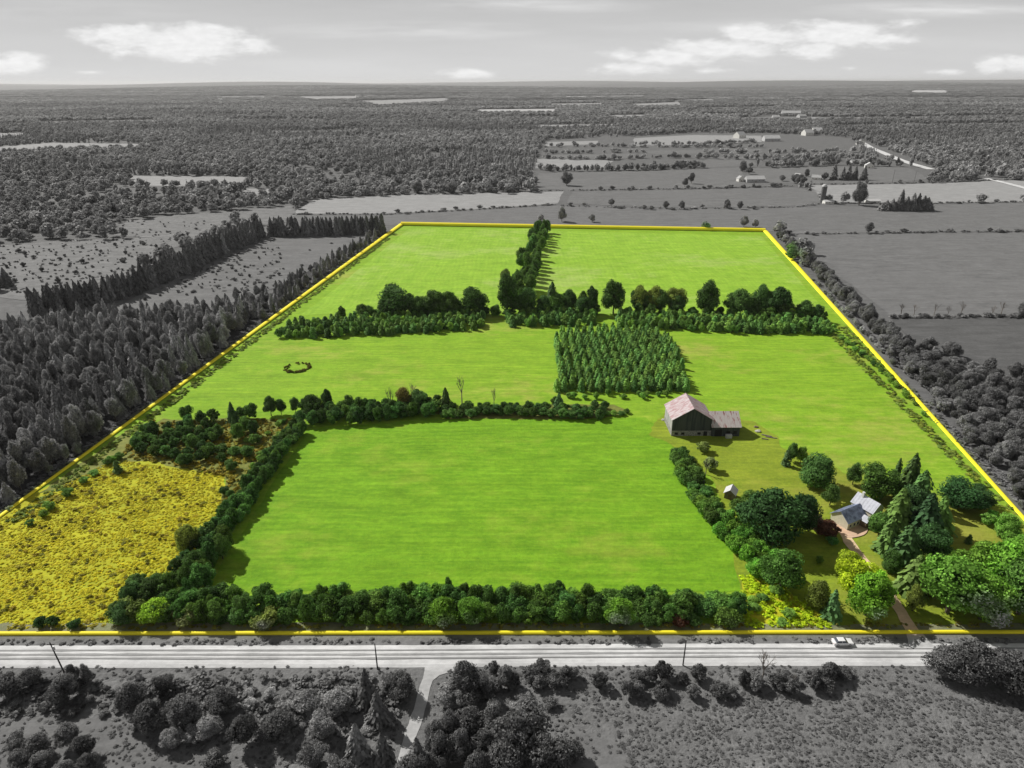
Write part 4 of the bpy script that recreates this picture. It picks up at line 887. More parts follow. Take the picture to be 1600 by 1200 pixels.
def inview(p):
    v = Vector((p['x'], p['y'], p['h'] * .5 - CAMH)); d = v.dot(_f)
    if d < 10: return 0
    sx = v.dot(_r) / d * FPX; sy = v.dot(_u) / d * FPX; m = p['w'] / d * FPX * .5
    return d if abs(sx) < 800 + m and -600 - p['h'] / d * FPX * .5 < sy < 600 else 0
def edge_dist(x, y):
    return min(abs((Vector((x, y)) - Vector(a)).dot(Vector((-(Vector(b) - Vector(a)).y, (Vector(b) - Vector(a)).x)).normalized())) for a, b in zip(PARCEL, PARCEL[1:] + PARCEL[:1]))
CLEAR = []
for p in PLANTS:
    if not p['must'] and 120 < p['y'] < 640:
        e = edge_dist(p['x'], p['y']); r = p['w'] / 2 + 1.0 + p['y'] * .003
        if e < r:
            if e < 2.5: continue
            k = max(.35, e / r); p['w'] *= k; p['h'] *= k
    if p['y'] < 112 and not p['must']:
        pv_ = Vector((p['x'], p['y'])); near_ = 99
        for a, b in zip(TRACK, TRACK[1:]):
            a, b = Vector(a), Vector(b); d = b - a; u = min(1, max(0, (pv_ - a).dot(d) / d.length_squared)); near_ = min(near_, (pv_ - a - d * u).length)
        if near_ < 2.2 + p['w'] * .5: continue
    CLEAR.append(p)
PLANTS = CLEAR
bykind = {}
for p in PLANTS: bykind.setdefault(NAMES[p['kind']], []).append(p)
for nm, lst in bykind.items():
    for p in lst:
        d = inview(p); p['seen'] = d > 0
        p['size'] = (1e6 if p['must'] else p['h'] * p['w'] / d ** 2 * (1 + rnd.random() * .3)) if d else -1
    lst.sort(key=lambda p: -p['size'])
    solo = [p for p in lst[:296] if p['seen']]
    # where a label is shared, say the height when it clearly sets the plant apart
    same = {}
    for p in solo: same.setdefault(p['label'], []).append(p)
    for lb, Q in same.items():
        if len(Q) < 3 or Q[0]['must']: continue
        hh = sorted(q['h'] for q in Q); a_, b_ = hh[len(hh) // 3], hh[2 * len(hh) // 3]
        yy = sorted(q['y'] for q in Q); ym = yy[len(yy) // 2]
        for q in Q:
            pre = 'shorter ' if q['h'] < a_ else ('taller ' if q['h'] > b_ else 'middling ')
            base_ = q['label'].replace('tall ', '')
            if len(base_.split()) < 16: q['label'] = pre + base_
            if len(Q) > 40 and 'forest' in lb: q['label'] = q['label'].replace('in the dense forest', 'in the nearer forest' if q['y'] < ym else 'in the deeper forest')
    done = set(id(p) for p in solo)
    for p in solo:
        k = p['kind']; pi = rnd.randrange(len(PR[k])); crown, trunk = PR[k][pi]
        rz = rnd.uniform(0, 6.28); w = p['w']; h = p['h']
        if trunk is None:
            o = bpy.data.objects.new(nm, crown); COL.objects.link(o)
            o.location = (p['x'], p['y'], 0); o.rotation_euler = (0, 0, rz); o.scale = (w, w, h); o.color = (*p['col'], 1)
        else:
            o = empty(nm, (p['x'], p['y'], 0), rz); o.scale = (w, w, h)
            for q, me in (('crown', crown), ('trunk', trunk)):
                c = bpy.data.objects.new(q, me); COL.objects.link(c); c.parent = o; c.color = (*p['col'], 1)
        tag(o, p['label'], CATS[k], p['group'])
    rest = [p for p in lst if id(p) not in done]
    # one mass per prototype family
    for fam in ('broad', 'tall', 'shrub', 'spruce', 'cedar', 'bare'):
        R = [p for p in rest if p['kind'] == fam]
        groups = {}
        for p in R: groups.setdefault(tuple(round(c * 2) / 2 for c in p['col']), []).append(p)
        # keep few tint classes
        if not R: continue
        cls = {}
        for p in R:
            c = p['col']; key = 'pale' if sum(c) > 5.2 else ('mid' if sum(c) > 3.4 else 'dark'); cls.setdefault(key, []).append(p)
        for key, Q in cls.items():
            col = tuple(float(np.mean([p['col'][i] for p in Q])) for i in range(3))
            pts = [(p['x'], p['y'], 0, rnd.uniform(0, 6.28), p['w'], p['h'], rnd.randrange(len(PR[fam]))) for p in Q]
            nm2 = {'shrub': 'shrubbery', 'spruce': 'spruce_woods', 'cedar': 'plantation_woods', 'broad': 'leafy_woods', 'tall': 'leafy_woods', 'bare': 'bare_woods'}[fam]
            lb = {'shrub': 'smaller %s bushes filling hedgerows and scrub farther off', 'spruce': '%s spruces filling the forest left of the property', 'cedar': '%s young evergreens filling the belts and plantation', 'broad': '%s leafy trees filling the woods beside the property', 'tall': '%s upright trees filling the woods beside the property', 'bare': '%s bare trees farther off'}[fam] % key
            o = gn_scatter(nm2, PR[fam], pts, lb); o.color = (*col, 1)

# ------------------------------------------------------------------ far forest
def scatter_far(r0, r1, sp, seed, gap, half=.86, back=0):
    rs = np.random.default_rng(seed)
    X, Y = np.meshgrid(np.arange(-r1 * half, r1 * half, sp), np.arange(r0, r1, sp))
    Pn = np.stack([X.ravel(), Y.ravel()], 1) + rs.uniform(-.5, .5, (X.size, 2)) * sp
    Pn = Pn[np.abs(Pn[:, 0]) < Pn[:, 1] * half + 40]
    keep = np.ones(len(Pn), bool)
    for e in EXCL: keep &= ~inpoly(Pn, e)
    keep &= ~inpoly(Pn, PARCEL)
    Pn = Pn[keep]
    return Pn, rs
NOFAR = GP([(600, 372), (600, 352), (1200, 355), (1400, 430), (1420, 500), (1560, 580), (1900, 610), (1900, 315), (1260, 318), (1240, 270), (830, 262), (835, 300), (455, 335), (420, 352), (410, 375), (300, 430), (170, 500), (0, 560), (-400, 560), (-400, 470), (0, 460), (215, 425), (350, 380), (400, 352), (480, 350)])
Pn, rs = scatter_far(300, 2300, 10.5, 5, 0)
Pn = Pn[~inpoly(Pn, NOFAR)]
Pn = Pn[~inpoly(Pn, GP([(-400, 560), (600, 350), (627, 352), (0, 808), (-400, 900)]))]
Pn = Pn[Pn[:, 1] > G(800, 420)[1]]
Pn = Pn[~((np.abs(Pn[:, 1] - PL1[1]) < 26) & (Pn[:, 0] > PL1[0] - 5) & (Pn[:, 0] < PR1[0] + 5))]
# low-frequency cover: gaps and scrub
cov = np.sin(Pn[:, 0] / 61 + 1.3 * np.sin(Pn[:, 1] / 83)) * np.cos(Pn[:, 1] / 97 + Pn[:, 0] / 210) + rs.normal(size=len(Pn)) * .35
scrub = (Pn[:, 0] < -60) & (Pn[:, 1] < 1000)
keep = ~((cov < -.66) | (scrub & (cov < -.8)))
Pn, cov, scrub = Pn[keep], cov[keep], scrub[keep]
n = len(Pn); hs = rs.uniform(8, 14, n); hs[scrub] = rs.uniform(5, 13, scrub.sum()); ws = hs * rs.uniform(.7, 1.05, n) + 2
kind = rs.random(n) < .3
conz = np.sin(Pn[:, 0] / 170 + 2) * np.sin(Pn[:, 1] / 140 + Pn[:, 0] / 300) > .35
kind[scrub] &= rs.random(scrub.sum()) < .25; conz &= ~scrub
kind = (kind & ~conz & (rs.random(n) < .5)) | (conz & (rs.random(n) < .85))
def rows(mask, np_): return [(Pn[i, 0], Pn[i, 1], 0, rs.uniform(0, 6.28), ws[i] * (.6 if np_ == 3 else 1), hs[i] * (1.15 if np_ == 3 else 1), rs.integers(np_)) for i in np.nonzero(mask)[0]]
o = gn_scatter('forest', FARB, rows(~kind, 4), 'leafy grey woodland stretching behind the property'); o.color = (1.3, 1.3, 1.3, 1)
o = gn_scatter('conifer_forest', FARS, rows(kind, 3), 'dark conifer stands within the woodland behind the property'); o.color = (1.0, 1.0, 1.0, 1)
Pn, rs = scatter_far(2300, 4600, 19, 6, 0)
n = len(Pn); hs = rs.uniform(8, 15, n); ws = rs.uniform(17, 27, n)
cov = np.sin(Pn[:, 0] / 240 + 1.7 * np.sin(Pn[:, 1] / 310)) * np.cos(Pn[:, 1] / 120 + Pn[:, 0] / 700 + np.sin(Pn[:, 0] / 900)) + rs.normal(size=n) * .12
o = gn_scatter('forest', FARB, [(Pn[i, 0], Pn[i, 1], 0, rs.uniform(0, 6.28), ws[i], hs[i], rs.integers(4)) for i in range(n) if cov[i] > -.62], 'continuous grey woodland in the middle distance'); o.color = (1.3, 1.3, 1.3, 1)
Pn, rs = scatter_far(4600, 15000, 75, 8, 0)
n = len(Pn)
cov = np.sin(Pn[:, 0] / 900 + np.sin(Pn[:, 1] / 700)) * np.cos(Pn[:, 1] / 520 + Pn[:, 0] / 1500) + rs.normal(size=n) * .25
o = gn_scatter('forest', WOOD, [(Pn[i, 0], Pn[i, 1], hill(*Pn[i]) - 1, rs.uniform(0, 6.28), rs.uniform(90, 130), rs.uniform(10, 17), rs.integers(3)) for i in range(n) if cov[i] > -.62], 'far woodland running to the horizon'); o.color = (1.35, 1.35, 1.35, 1)

def far_line(pl, sp, w, h, label, nm='shrubbery', col=1.3, wob=3, protos=None):
    P_ = [Vector(G(*p)) for p in pl]; rr = random.Random(int(pl[0][0] + pl[0][1] * 7)); out = []
    for a, b in zip(P_, P_[1:]):
        L = (b - a).length; k = int(L / sp)
        for i in range(k):
            if rr.random() < .18: continue
            q = a.lerp(b, (i + rr.random()) / k); k_ = rr.uniform(.7, 1.2)
            out.append((q.x + rr.uniform(-wob, wob), q.y + rr.uniform(-wob, wob), 0, rr.uniform(0, 6.28), rr.uniform(*w) * k_, rr.uniform(*h) * k_, rr.randrange(len(protos or FARB))))
    o = gn_scatter(nm, protos or FARB, out, label); o.color = (col, col, col, 1)
for i, pl in enumerate([[(1240, 366), (1420, 364), (1700, 361)], [(880, 322), (1060, 327), (1240, 324), (1290, 318)], [(600, 335), (740, 328), (870, 320)], [(540, 306), (700, 303), (880, 298)], [(890, 298), (1100, 295), (1240, 291)],
                       [(1250, 289), (1440, 286), (1600, 280)], [(1290, 318), (1440, 318), (1700, 314)], [(1395, 497), (1700, 494)], [(455, 335), (600, 335)]]):
    far_line(pl, 3.2, (3, 6), (.8, 2.6), ['low hedge across the right grey field', 'low hedge behind the far boundary field', 'low hedge in front of the pale hay strip', 'low hedge behind the pale hay strip', 'low hedge beyond the back field', 'low hedge by the distant gravel road', 'low hedge by the silo and evergreen clump', 'low growth under the leafless trees', 'low hedge at the left of the hay strip'][i], wob=1.2)
for i, (pl, h_) in enumerate([([(838, 265), (900, 267), (1000, 266), (1100, 262)], (6, 13)), ([(840, 248), (960, 250), (1000, 247), (1090, 247)], (5, 10)), ([(850, 230), (935, 229), (1000, 230), (1190, 231)], (5, 10)), ([(1190, 262), (1300, 258), (1420, 261)], (7, 14)), ([(1085, 248), (1180, 249), (1330, 246)], (6, 12)), ([(990, 226), (1090, 227), (1190, 222)], (5, 10)), ([(1100, 240), (1330, 238)], (6, 12)), ([(1020, 266), (1060, 260), (1095, 262)], (6, 11)), ([(850, 240), (1000, 238)], (5, 9)), ([(1190, 252), (1400, 250)], (7, 14)), ([(750, 295), (840, 292)], (10, 17)), ([(700, 288), (835, 284)], (10, 17))]):
    far_line(pl, 6, (8, 15), h_, ['tree line %s of the distant fields' % w_ for w_ in ('in front', 'second', 'third', 'behind the farm', 'above the farm', 'behind the pale field', 'near the far barn', 'copse', 'between the strips', 'along the farm road', 'at the hay strip', 'behind the hay strip')][i], 'treeline', 1.35, 7)
area_pts = [(rnd.uniform(0, 1), rnd.uniform(0, 1)) for _ in range(900)]
A_ = np.array([G(-40 + 480 * u, 346 + 112 * v) for u, v in area_pts]); A_ = A_[inpoly(A_, EXCL[17]) | inpoly(A_, EXCL[18]) | inpoly(A_, EXCL[19])]
o = gn_scatter('shrubbery', FARB, [(x, y, 0, rnd.uniform(0, 6.28), rnd.uniform(1.0, 3.4), rnd.uniform(.6, 2.0), rnd.randrange(4)) for x, y in A_], 'tiny bushes speckling the rough pastures at the left'); o.color = (1.1, 1.1, 1.1, 1)

# ------------------------------------------------------------------ ground cover (weeds, goldenrod)
def tufts(name, px, sp, w, h, protos, label, col=(1, 1, 1), clump=0.0, drop=.3, seed=1):
    poly = GP(px); rs = np.random.default_rng(seed)
    xs_ = [p[0] for p in poly]; ys_ = [p[1] for p in poly]
    X, Y = np.meshgrid(np.arange(min(xs_), max(xs_), sp), np.arange(min(ys_), max(ys_), sp))
    Q = np.stack([X.ravel(), Y.ravel()], 1) + rs.uniform(-.6, .6, (X.size, 2)) * sp
    Q = Q[inpoly(Q, poly)]; n = len(Q)
    f = np.sin(Q[:, 0] / 3.1 + 2 * np.sin(Q[:, 1] / 4.3)) * np.cos(Q[:, 1] / 2.3 + Q[:, 0] / 9) * clump + rs.random(n)
    Q = Q[f > drop]
    if name == 'weeds':
        for a, b in zip(TRACK, TRACK[1:]):
            a, b = np.array(a), np.array(b); d = b - a; u = np.clip(((Q - a) @ d) / (d @ d), 0, 1)
            Q = Q[np.linalg.norm(Q - (a + u[:, None] * d), axis=1) > 2.4]
    Q = Q[np.abs(Q[:, 1] - (CBL[1] + CBR[1]) / 2) > 1.7]
    n = len(Q)
    o = gn_scatter(name, protos, np.stack([Q[:, 0], Q[:, 1], np.full(n, .05), rs.uniform(0, 6.28, n), rs.uniform(*w, n), rs.uniform(*h, n), rs.integers(0, 3, n)], 1), label)
    o.color = (*col, 1)
tufts('goldenrod', [(-60, 860), (0, 812), (100, 758), (180, 718), (350, 745), (335, 845), (250, 925), (175, 945), (168, 980), (-60, 985)], .72, (.6, 1.3), (.2, .42), GOLD, 'dense yellow goldenrod covering the left front field', clump=.35, drop=.22, seed=2)
tufts('goldenrod', [(-60, 860), (0, 812), (100, 758), (180, 718), (350, 745), (335, 845), (250, 925), (175, 945), (168, 980), (-60, 985)], 1.7, (1.0, 2.0), (.4, .9), TUFT, 'green weeds growing through the goldenrod', (1.9, 1.6, .8), clump=.5, drop=.78, seed=3)
tufts('weeds', [(-100, 1042), (1700, 1040), (1900, 1230), (-200, 1230)], 1.0, (.5, 1.3), (.12, .38), TUFT, 'coarse grey weeds over the meadow below the road', (1.25, 1.25, 1.25), clump=.5, drop=.45, seed=4)
tufts('weeds', [(180, 1062), (560, 1060), (640, 1066), (620, 1140), (480, 1165), (260, 1150), (190, 1120)], 1.5, (1.6, 3.2), (.7, 1.7), TUFT, 'waist high grey weeds and brambles in the left scrub', (1.5, 1.5, 1.5), clump=.5, drop=.35, seed=14)
tufts('weeds', [(-60, 1056), (190, 1056), (200, 1120), (-60, 1120)], 1.5, (1.6, 3), (.6, 1.4), TUFT, 'grey brambles around the leaning pole', (1.1, 1.1, 1.1), clump=.5, drop=.45, seed=15)
tufts('weeds', [(1000, 1085), (1700, 1085), (1800, 1230), (960, 1230)], .75, (.4, 1.0), (.1, .28), TUFT, 'thick tussocks of the right hand meadow', (1.35, 1.35, 1.35), clump=.3, drop=.4, seed=5)
tufts('weeds', [(-60, 977), (1700, 974), (1700, 1006), (-60, 1009)], .9, (.7, 1.7), (.25, .8), TUFT, 'weeds and tall grass on the roadside verge', (1.9, 1.7, 1.6), clump=.5, drop=.35, seed=6)
tufts('weeds', [(185, 712), (240, 660), (470, 655), (460, 690), (345, 800), (352, 745), (240, 724)], 1.3, (1, 2.4), (.4, 1.2), TUFT, 'olive weeds between the thicket bushes', (2, 1.6, .9), clump=.5, drop=.3, seed=7)
tufts('weeds', [(1158, 905), (1185, 895), (1280, 960), (1300, 984), (1160, 984)], 1.0, (1, 2.2), (.5, 1.1), GOLD, 'yellow green weeds in the corner beside the farm lawn', (.75, 1.1, .9), clump=.3, drop=.2, seed=8)
for ln_, seed, off in (([(1300, 510), (1600, 805)], 9, 0), ([(0, 815), (600, 372)], 10, 1)):
    a, b = Vector(G(*ln_[0])), Vector(G(*ln_[1])); d = (b - a).normalized(); nn = Vector((-d.y, d.x)); rs = np.random.default_rng(seed); L = (b - a).length
    m_ = int(L * 8); uu = rs.random(m_) * L; vv = rs.uniform(-6, 7, m_)
    pts = [(*(a + d * u + nn * v), .03, rs.uniform(0, 6.28), rs.uniform(1, 2.4), rs.uniform(.3, 1.0), rs.integers(3)) for u, v in zip(uu, vv) if abs(v) > 1.9]
    o = gn_scatter('weeds', TUFT, pts, ['rank weeds along the right boundary', 'rank weeds along the left boundary'][off]); o.color = (1.6, 2.0, 1.7, 1)
# dark grass ring in the middle pasture
cx, cy = G(465, 575); rs = np.random.default_rng(12)
pts = []
for i in range(90):
    an = rs.uniform(0, 6.28); r = 1 + rs.normal() * .09
    if math.sin(an) > .3 and rs.random() < .5: continue
    pts.append((cx + math.cos(an) * 5.4 * r, cy + math.sin(an) * 5.6 * r, .03, an, rs.uniform(.9, 1.6), rs.uniform(.5, 1.2), rs.integers(3)))
o = gn_scatter('weeds', TUFT, pts, 'dark ring of tall grass in the middle pasture'); o.color = (.9, .8, .6, 1)

# ------------------------------------------------------------------ BUILDINGS
def roof_mat(name, base, rust, scale=(1.2, .05, 1), lo=.5, hi=.6, rough=.55):
    m, t, bs, o = new_mat(name)
    tc = t.n('ShaderNodeTexCoord')
    n = t.noise(t.v('MULTIPLY', tc.outputs['Object'], scale), 1.0, 4, .6)
    n2 = t.noise(tc.outputs['Object'], .9, 4, .6)
    c = t.mix(t.ramp(n, lo, hi), base, rust); c = t.mix(t.m('MULTIPLY', n2, .35), c, (base[0] * .55, base[1] * .5, base[2] * .5))
    t.put(bs.inputs['Base Color'], c); bs.inputs['Roughness'].default_value = rough; return m
M['barn_roof'] = roof_mat('barn_roof', (.60, .53, .54), (.44, .26, .27), (.5, 1.6, .2), .42, .62)
M['wing_roof'] = roof_mat('wing_roof', (.62, .57, .55), (.36, .15, .14), (1.5, .3, .3), .53, .62)
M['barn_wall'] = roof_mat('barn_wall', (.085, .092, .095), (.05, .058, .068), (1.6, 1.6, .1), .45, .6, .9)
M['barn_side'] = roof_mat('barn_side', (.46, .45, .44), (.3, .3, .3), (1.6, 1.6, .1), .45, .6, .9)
M['stone'] = plain_mat('stone_wall', (.34, .33, .32), noise=.5, nscale=1.8, bump=.05)
M['dark'] = plain_mat('dark_opening', (.02, .02, .022), noise=.2)
M['white'] = plain_mat('white_paint', (.75, .74, .7), noise=.12)
M['cream'] = plain_mat('cream_siding', (.66, .62, .48), noise=.12)
M['grey_wall'] = plain_mat('grey_wall', (.5, .5, .5), noise=.2)
M['grey_roof'] = plain_mat('grey_metal_roof', (.42, .42, .42), noise=.25, nscale=.3)
M['pale_roof'] = plain_mat('pale_metal_roof', (.56, .56, .56), noise=.12, nscale=.3)
M['dark_roof'] = plain_mat('dark_shingle_roof', (.16, .16, .16), noise=.3, nscale=.5)
M['blue_roof'] = plain_mat('blue_roof', (.24, .28, .40), rough=.45, spec=.5, col2=(.11, .13, .2), nscale=.5)
M['house_roof'] = plain_mat('white_house_roof', (.55, .56, .62), noise=.15, nscale=.6)
M['brown_wall'] = plain_mat('brown_wall', (.2, .14, .1), noise=.3)
M['brick'] = plain_mat('pale_brick', (.45, .33, .26), noise=.3)
M['glass'] = plain_mat('window_glass', (.05, .06, .08), rough=.12, spec=.8, noise=.1)
M['steel'] = plain_mat('steel', (.55, .55, .55), rough=.4, noise=.2)
M['concrete'] = plain_mat('concrete', (.4, .4, .39), noise=.25)
M['car'] = plain_mat('car_paint', (.8, .8, .8), rough=.25, spec=.6, noise=.03)
M['tyre'] = plain_mat('tyre', (.02, .02, .02), rough=.85)
M['lamp'] = plain_mat('lamp_glass', (.7, .68, .6), rough=.15, spec=.7, noise=.05)
M['tail'] = plain_mat('tail_glass', (.35, .03, .02), rough=.2, spec=.6)
M['wood'] = plain_mat('weathered_wood', (.25, .21, .17), noise=.4, nscale=4)
M['rock'] = plain_mat('pale_rock', (.6, .58, .54), noise=.35, nscale=3, bump=.1)

def gable_wall(x0, x1, y0, y1, he, hp, along='y', z0=0):
    """closed gabled box; ridge runs along 'y' or 'x'"""
    mb = MB()
    if along == 'y':
        xm = (x0 + x1) / 2; mb.prism([(x0, z0), (x1, z0), (x1, he), (xm, hp), (x0, he)], y0, y1)
    else:
        ym = (y0 + y1) / 2; p = [(y0, z0), (y1, z0), (y1, he), (ym, hp), (y0, he)]
        b = 0; n = 5; mb.v = [(x0, y, z) for y, z in p] + [(x1, y, z) for y, z in p]
        mb.f = [tuple(reversed(range(n))), tuple(range(n, 2 * n))] + [(i, (i + 1) % n, n + (i + 1) % n, n + i) for i in range(n)]
    return mb
def roof_slopes(x0, x1, y0, y1, he, hp, along='y', over=.4, th=.14, ribs=0):
    """two slabs (returned separately) sitting 3 mm proud of the walls, with standing ribs"""
    out = []
    e = .02
    for s in (-1, 1):
        mb = MB()
        if along == 'y':
            xm = (x0 + x1) / 2; xe = x0 - over if s < 0 else x1 + over; run = abs(xm - xe); sl = (hp - he) / abs(xm - (x0 if s < 0 else x1))
            ze = hp - sl * run
            a, b, c, d = (xm, y0 - over, hp + th + e), (xm, y1 + over, hp + th + e), (xe, y1 + over, ze + th + e), (xe, y0 - over, ze + th + e)
            mb.slab(*( (a, b, c, d) if s > 0 else (d, c, b, a)), th) if False else mb.slab(*((a, d, c, b) if s > 0 else (b, c, d, a)), th)
            for k in range(ribs):
                y = y0 - over + (y1 - y0 + 2 * over) * (k + .5) / ribs
                n = Vector((s * sl, 0, 1)).normalized() * .07
                p, q = Vector((xm, y, hp + th + e)), Vector((xe, y, ze + th + e))
                mb.tube([tuple(p + n * .3), tuple(q + n * .3)], [.05, .05], 4)
        else:
            ym = (y0 + y1) / 2; ye = y0 - over if s < 0 else y1 + over; run = abs(ym - ye); sl = (hp - he) / abs(ym - (y0 if s < 0 else y1))
            ze = hp - sl * run
            a, b, c, d = (x0 - over, ym, hp + th + e), (x1 + over, ym, hp + th + e), (x1 + over, ye, ze + th + e), (x0 - over, ye, ze + th + e)
            mb.slab(*((a, b, c, d) if s > 0 else (d, c, b, a)), th)
            for k in range(ribs):
                x = x0 - over + (x1 - x0 + 2 * over) * (k + .5) / ribs
                mb.tube([(x, ym, hp + th + e + .02), (x, ye, ze + th + e + .02)], [.05, .05], 4)
        out.append(mb)
    return out
def fix_slab(o):
    bm = bmesh.new(); bm.from_mesh(o.data); bmesh.ops.recalc_face_normals(bm, faces=bm.faces[:]); bm.to_mesh(o.data); bm.free(); return o

# --- barn
bx, by = G(1048.5, 681.5)
BW_, BD = 14.6, 12.6
barn = empty('barn', (bx, by, 0)); tag(barn, 'old grey timber bank barn with rusty pink metal gable roof beside the lane', 'barn')
M_he, M_hp = 6.9, 11.4
w = MB().box(0, BW_, 0, BD, 0, 2.2).build('foundation', 'stone', barn)
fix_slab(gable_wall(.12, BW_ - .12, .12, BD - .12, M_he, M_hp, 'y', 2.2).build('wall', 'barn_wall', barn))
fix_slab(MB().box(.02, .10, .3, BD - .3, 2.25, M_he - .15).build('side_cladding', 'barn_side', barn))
for mb in roof_slopes(0, BW_, 0, BD, M_he, M_hp, 'y', .5, .12, 15): fix_slab(mb.build('roof', 'barn_roof', barn))
for i in range(24):   # vertical board battens on the gable wall
    x = .4 + i * (BW_ - .8) / 23; top = M_he + (M_hp - M_he) * (1 - abs(x - BW_ / 2) / (BW_ / 2)) - .35
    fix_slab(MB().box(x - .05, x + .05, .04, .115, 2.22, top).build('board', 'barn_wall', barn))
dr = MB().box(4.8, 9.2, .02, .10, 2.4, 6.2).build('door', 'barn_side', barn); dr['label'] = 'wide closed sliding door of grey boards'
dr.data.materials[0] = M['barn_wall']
MB().box(6.97, 7.03, -.03, .015, 2.5, 6.1).build('door_seam', 'dark', dr)
for (a, b, c, d, nm) in [(1.2, 2.4, .6, 1.6, 'window'), (3.6, 4.8, .6, 1.6, 'window'), (9.6, 10.8, .6, 1.6, 'window'), (11.8, 13.2, .1, 2.0, 'stable_door')]:
    f = MB().box(a, b, -.03, .06, c, d).build(nm, 'dark', barn)
    MB().box(a - .1, b + .1, -.06, -.033, d - .02, d + .12).build('lintel', 'stone', f)
# --- wing
wing = MB()
wx0, wx1, wy0, wy1 = BW_ + .02, BW_ + 10.4, -.6, 9.6
fix_slab(gable_wall(wx0 + .1, wx1 - .1, wy0 + .1, wy1 - .1, 4.3, 7.9, 'x', 0).build('wing_wall', 'barn_wall', barn))
for mb in roof_slopes(wx0 - .3 + .5, wx1 - .2, wy0, wy1, 4.3, 7.9, 'x', .5, .12, 12): fix_slab(mb.build('wing_roof', 'wing_roof', barn))
for (a, b, c, d, nm) in [(wx0 + 1.2, wx0 + 3.8, .1, 3.0, 'stable_door'), (wx0 + 5.4, wx0 + 6.8, 1.1, 2.4, 'window'), (wx0 + 8, wx0 + 9.2, 1.1, 2.4, 'window')]:
    MB().box(a, b, wy0 - .02, wy0 + .08, c, d).build(nm, 'dark', barn)
sl = MB().box(wx0 + 5.0, wx0 + 7.2, wy0 - 1.6, wy0 - .5, 0, 1.5).build('water_tank', 'steel'); sl.location = (bx, by, 0); tag(sl, 'grey metal water tank standing in the shade against the barn wing', 'tank')

# --- small shed
def simple_building(name, label, cat, px, py, w, d, he, hp, rz, wall='white', roof='grey_roof', along='y', wins=2, door=True, ribs=0, chim=False):
    x, y = G(px, py); r = empty(name, (x, y, 0), math.radians(rz)); tag(r, label, cat)
    fix_slab(gable_wall(-w / 2, w / 2, 0, d, he, hp, along).build('wall', wall, r))
    rf = None
    for mb in roof_slopes(-w / 2, w / 2, 0, d, he, hp, along, .35, .1, ribs): rf = fix_slab(mb.build('roof', roof, r))
    for i in range(wins):
        cxx = -w / 2 + w * (i + .5) / wins
        if door and i == wins // 2: continue
        f = MB().box(cxx - .5, cxx + .5, -.05, .06, he * .4, he * .78).build('window', 'white', r)
        MB().box(cxx - .38, cxx + .38, -.09, -.053, he * .44, he * .74).build('pane', 'glass', f)
    if door: MB().box(-.5, .5, -.06, .05, .02, min(2.1, he * .85)).build('door', 'brown_wall', r)
    if chim: MB().box(w * .2, w * .2 + .8, d * .5 - .4, d * .5 + .4, he, hp + 1.0).build('chimney', 'brick', r)
    return r
simple_building('shed', 'tiny weathered shed with pale roof beside the curved hedgerow', 'shed', 1139, 781, 3.2, 3.4, 2.3, 3.6, -28, 'wood', 'pale_roof', 'y', 1, True)

# --- house
hx, hy = G(1350, 822)
H = empty('house', (hx, hy, 0), math.radians(28)); H.scale = (.78, .78, .86); tag(H, 'white farmhouse with blue grey roof half hidden among the farmyard trees', 'house')
# main block, ridge along local x; gable-ended cross wing on the right
fix_slab(gable_wall(-8.5, 2.0, 1.0, 8.4, 3.3, 6.0, 'x').build('wall', 'cream', H))
for mb in roof_slopes(-8.5, 1.6, 1.0, 8.4, 3.3, 6.0, 'x', .45, .14, 10): fix_slab(mb.build('roof', 'blue_roof', H))
fix_slab(gable_wall(2.02, 8.2, -.8, 8.0, 5.2, 8.0, 'y').build('wall', 'cream', H))
rf = None
for mb in roof_slopes(2.02, 8.2, -.8, 8.0, 5.2, 8.0, 'y', .45, .14, 8): rf = fix_slab(mb.build('roof', 'house_roof', H))
MB().box(4.2, 5.0, 5.4, 6.2, 7.4, 9.4).build('chimney', 'white', rf)
fix_slab(gable_wall(-1.6, 1.9, -1.6, 1.0, 2.9, 4.2, 'y').build('porch_wall', 'brown_wall', H))
for mb in roof_slopes(-1.6, 1.4, -1.6, .6, 2.9, 4.2, 'y', .35, .1, 0): fix_slab(mb.build('porch_roof', 'house_roof', H))
MB().box(-.4, .6, -1.66, -1.55, .05, 2.15).build('door', 'dark', H)
for (a, b, y, c, d) in [(-7.6, -6.4, .98, 1.0, 2.3), (-5.4, -4.2, .98, 1.0, 2.3), (-3.4, -2.2, .98, 1.0, 2.3), (3.0, 4.2, -.82, .9, 2.2), (6.0, 7.2, -.82, .9, 2.2), (3.0, 4.2, -.82, 3.3, 4.6), (6.0, 7.2, -.82, 3.3, 4.6)]:
    f = MB().box(a, b, y - .07, y + .05, c, d).build('window', 'white', H)
    MB().box(a + .12, b - .12, y - .1, y - .073, c + .12, d - .12).build('pane', 'glass', f)
for (y0_, c, d) in [(1.2, .9, 2.2), (5.0, .9, 2.2), (1.2, 3.3, 4.6), (5.0, 3.3, 4.6)]:
    f = MB().box(8.15, 8.27, y0_, y0_ + 1.2, c, d).build('window', 'white', H)
    MB().box(8.273, 8.3, y0_ + .12, y0_ + 1.08, c + .12, d - .12).build('pane', 'glass', f)

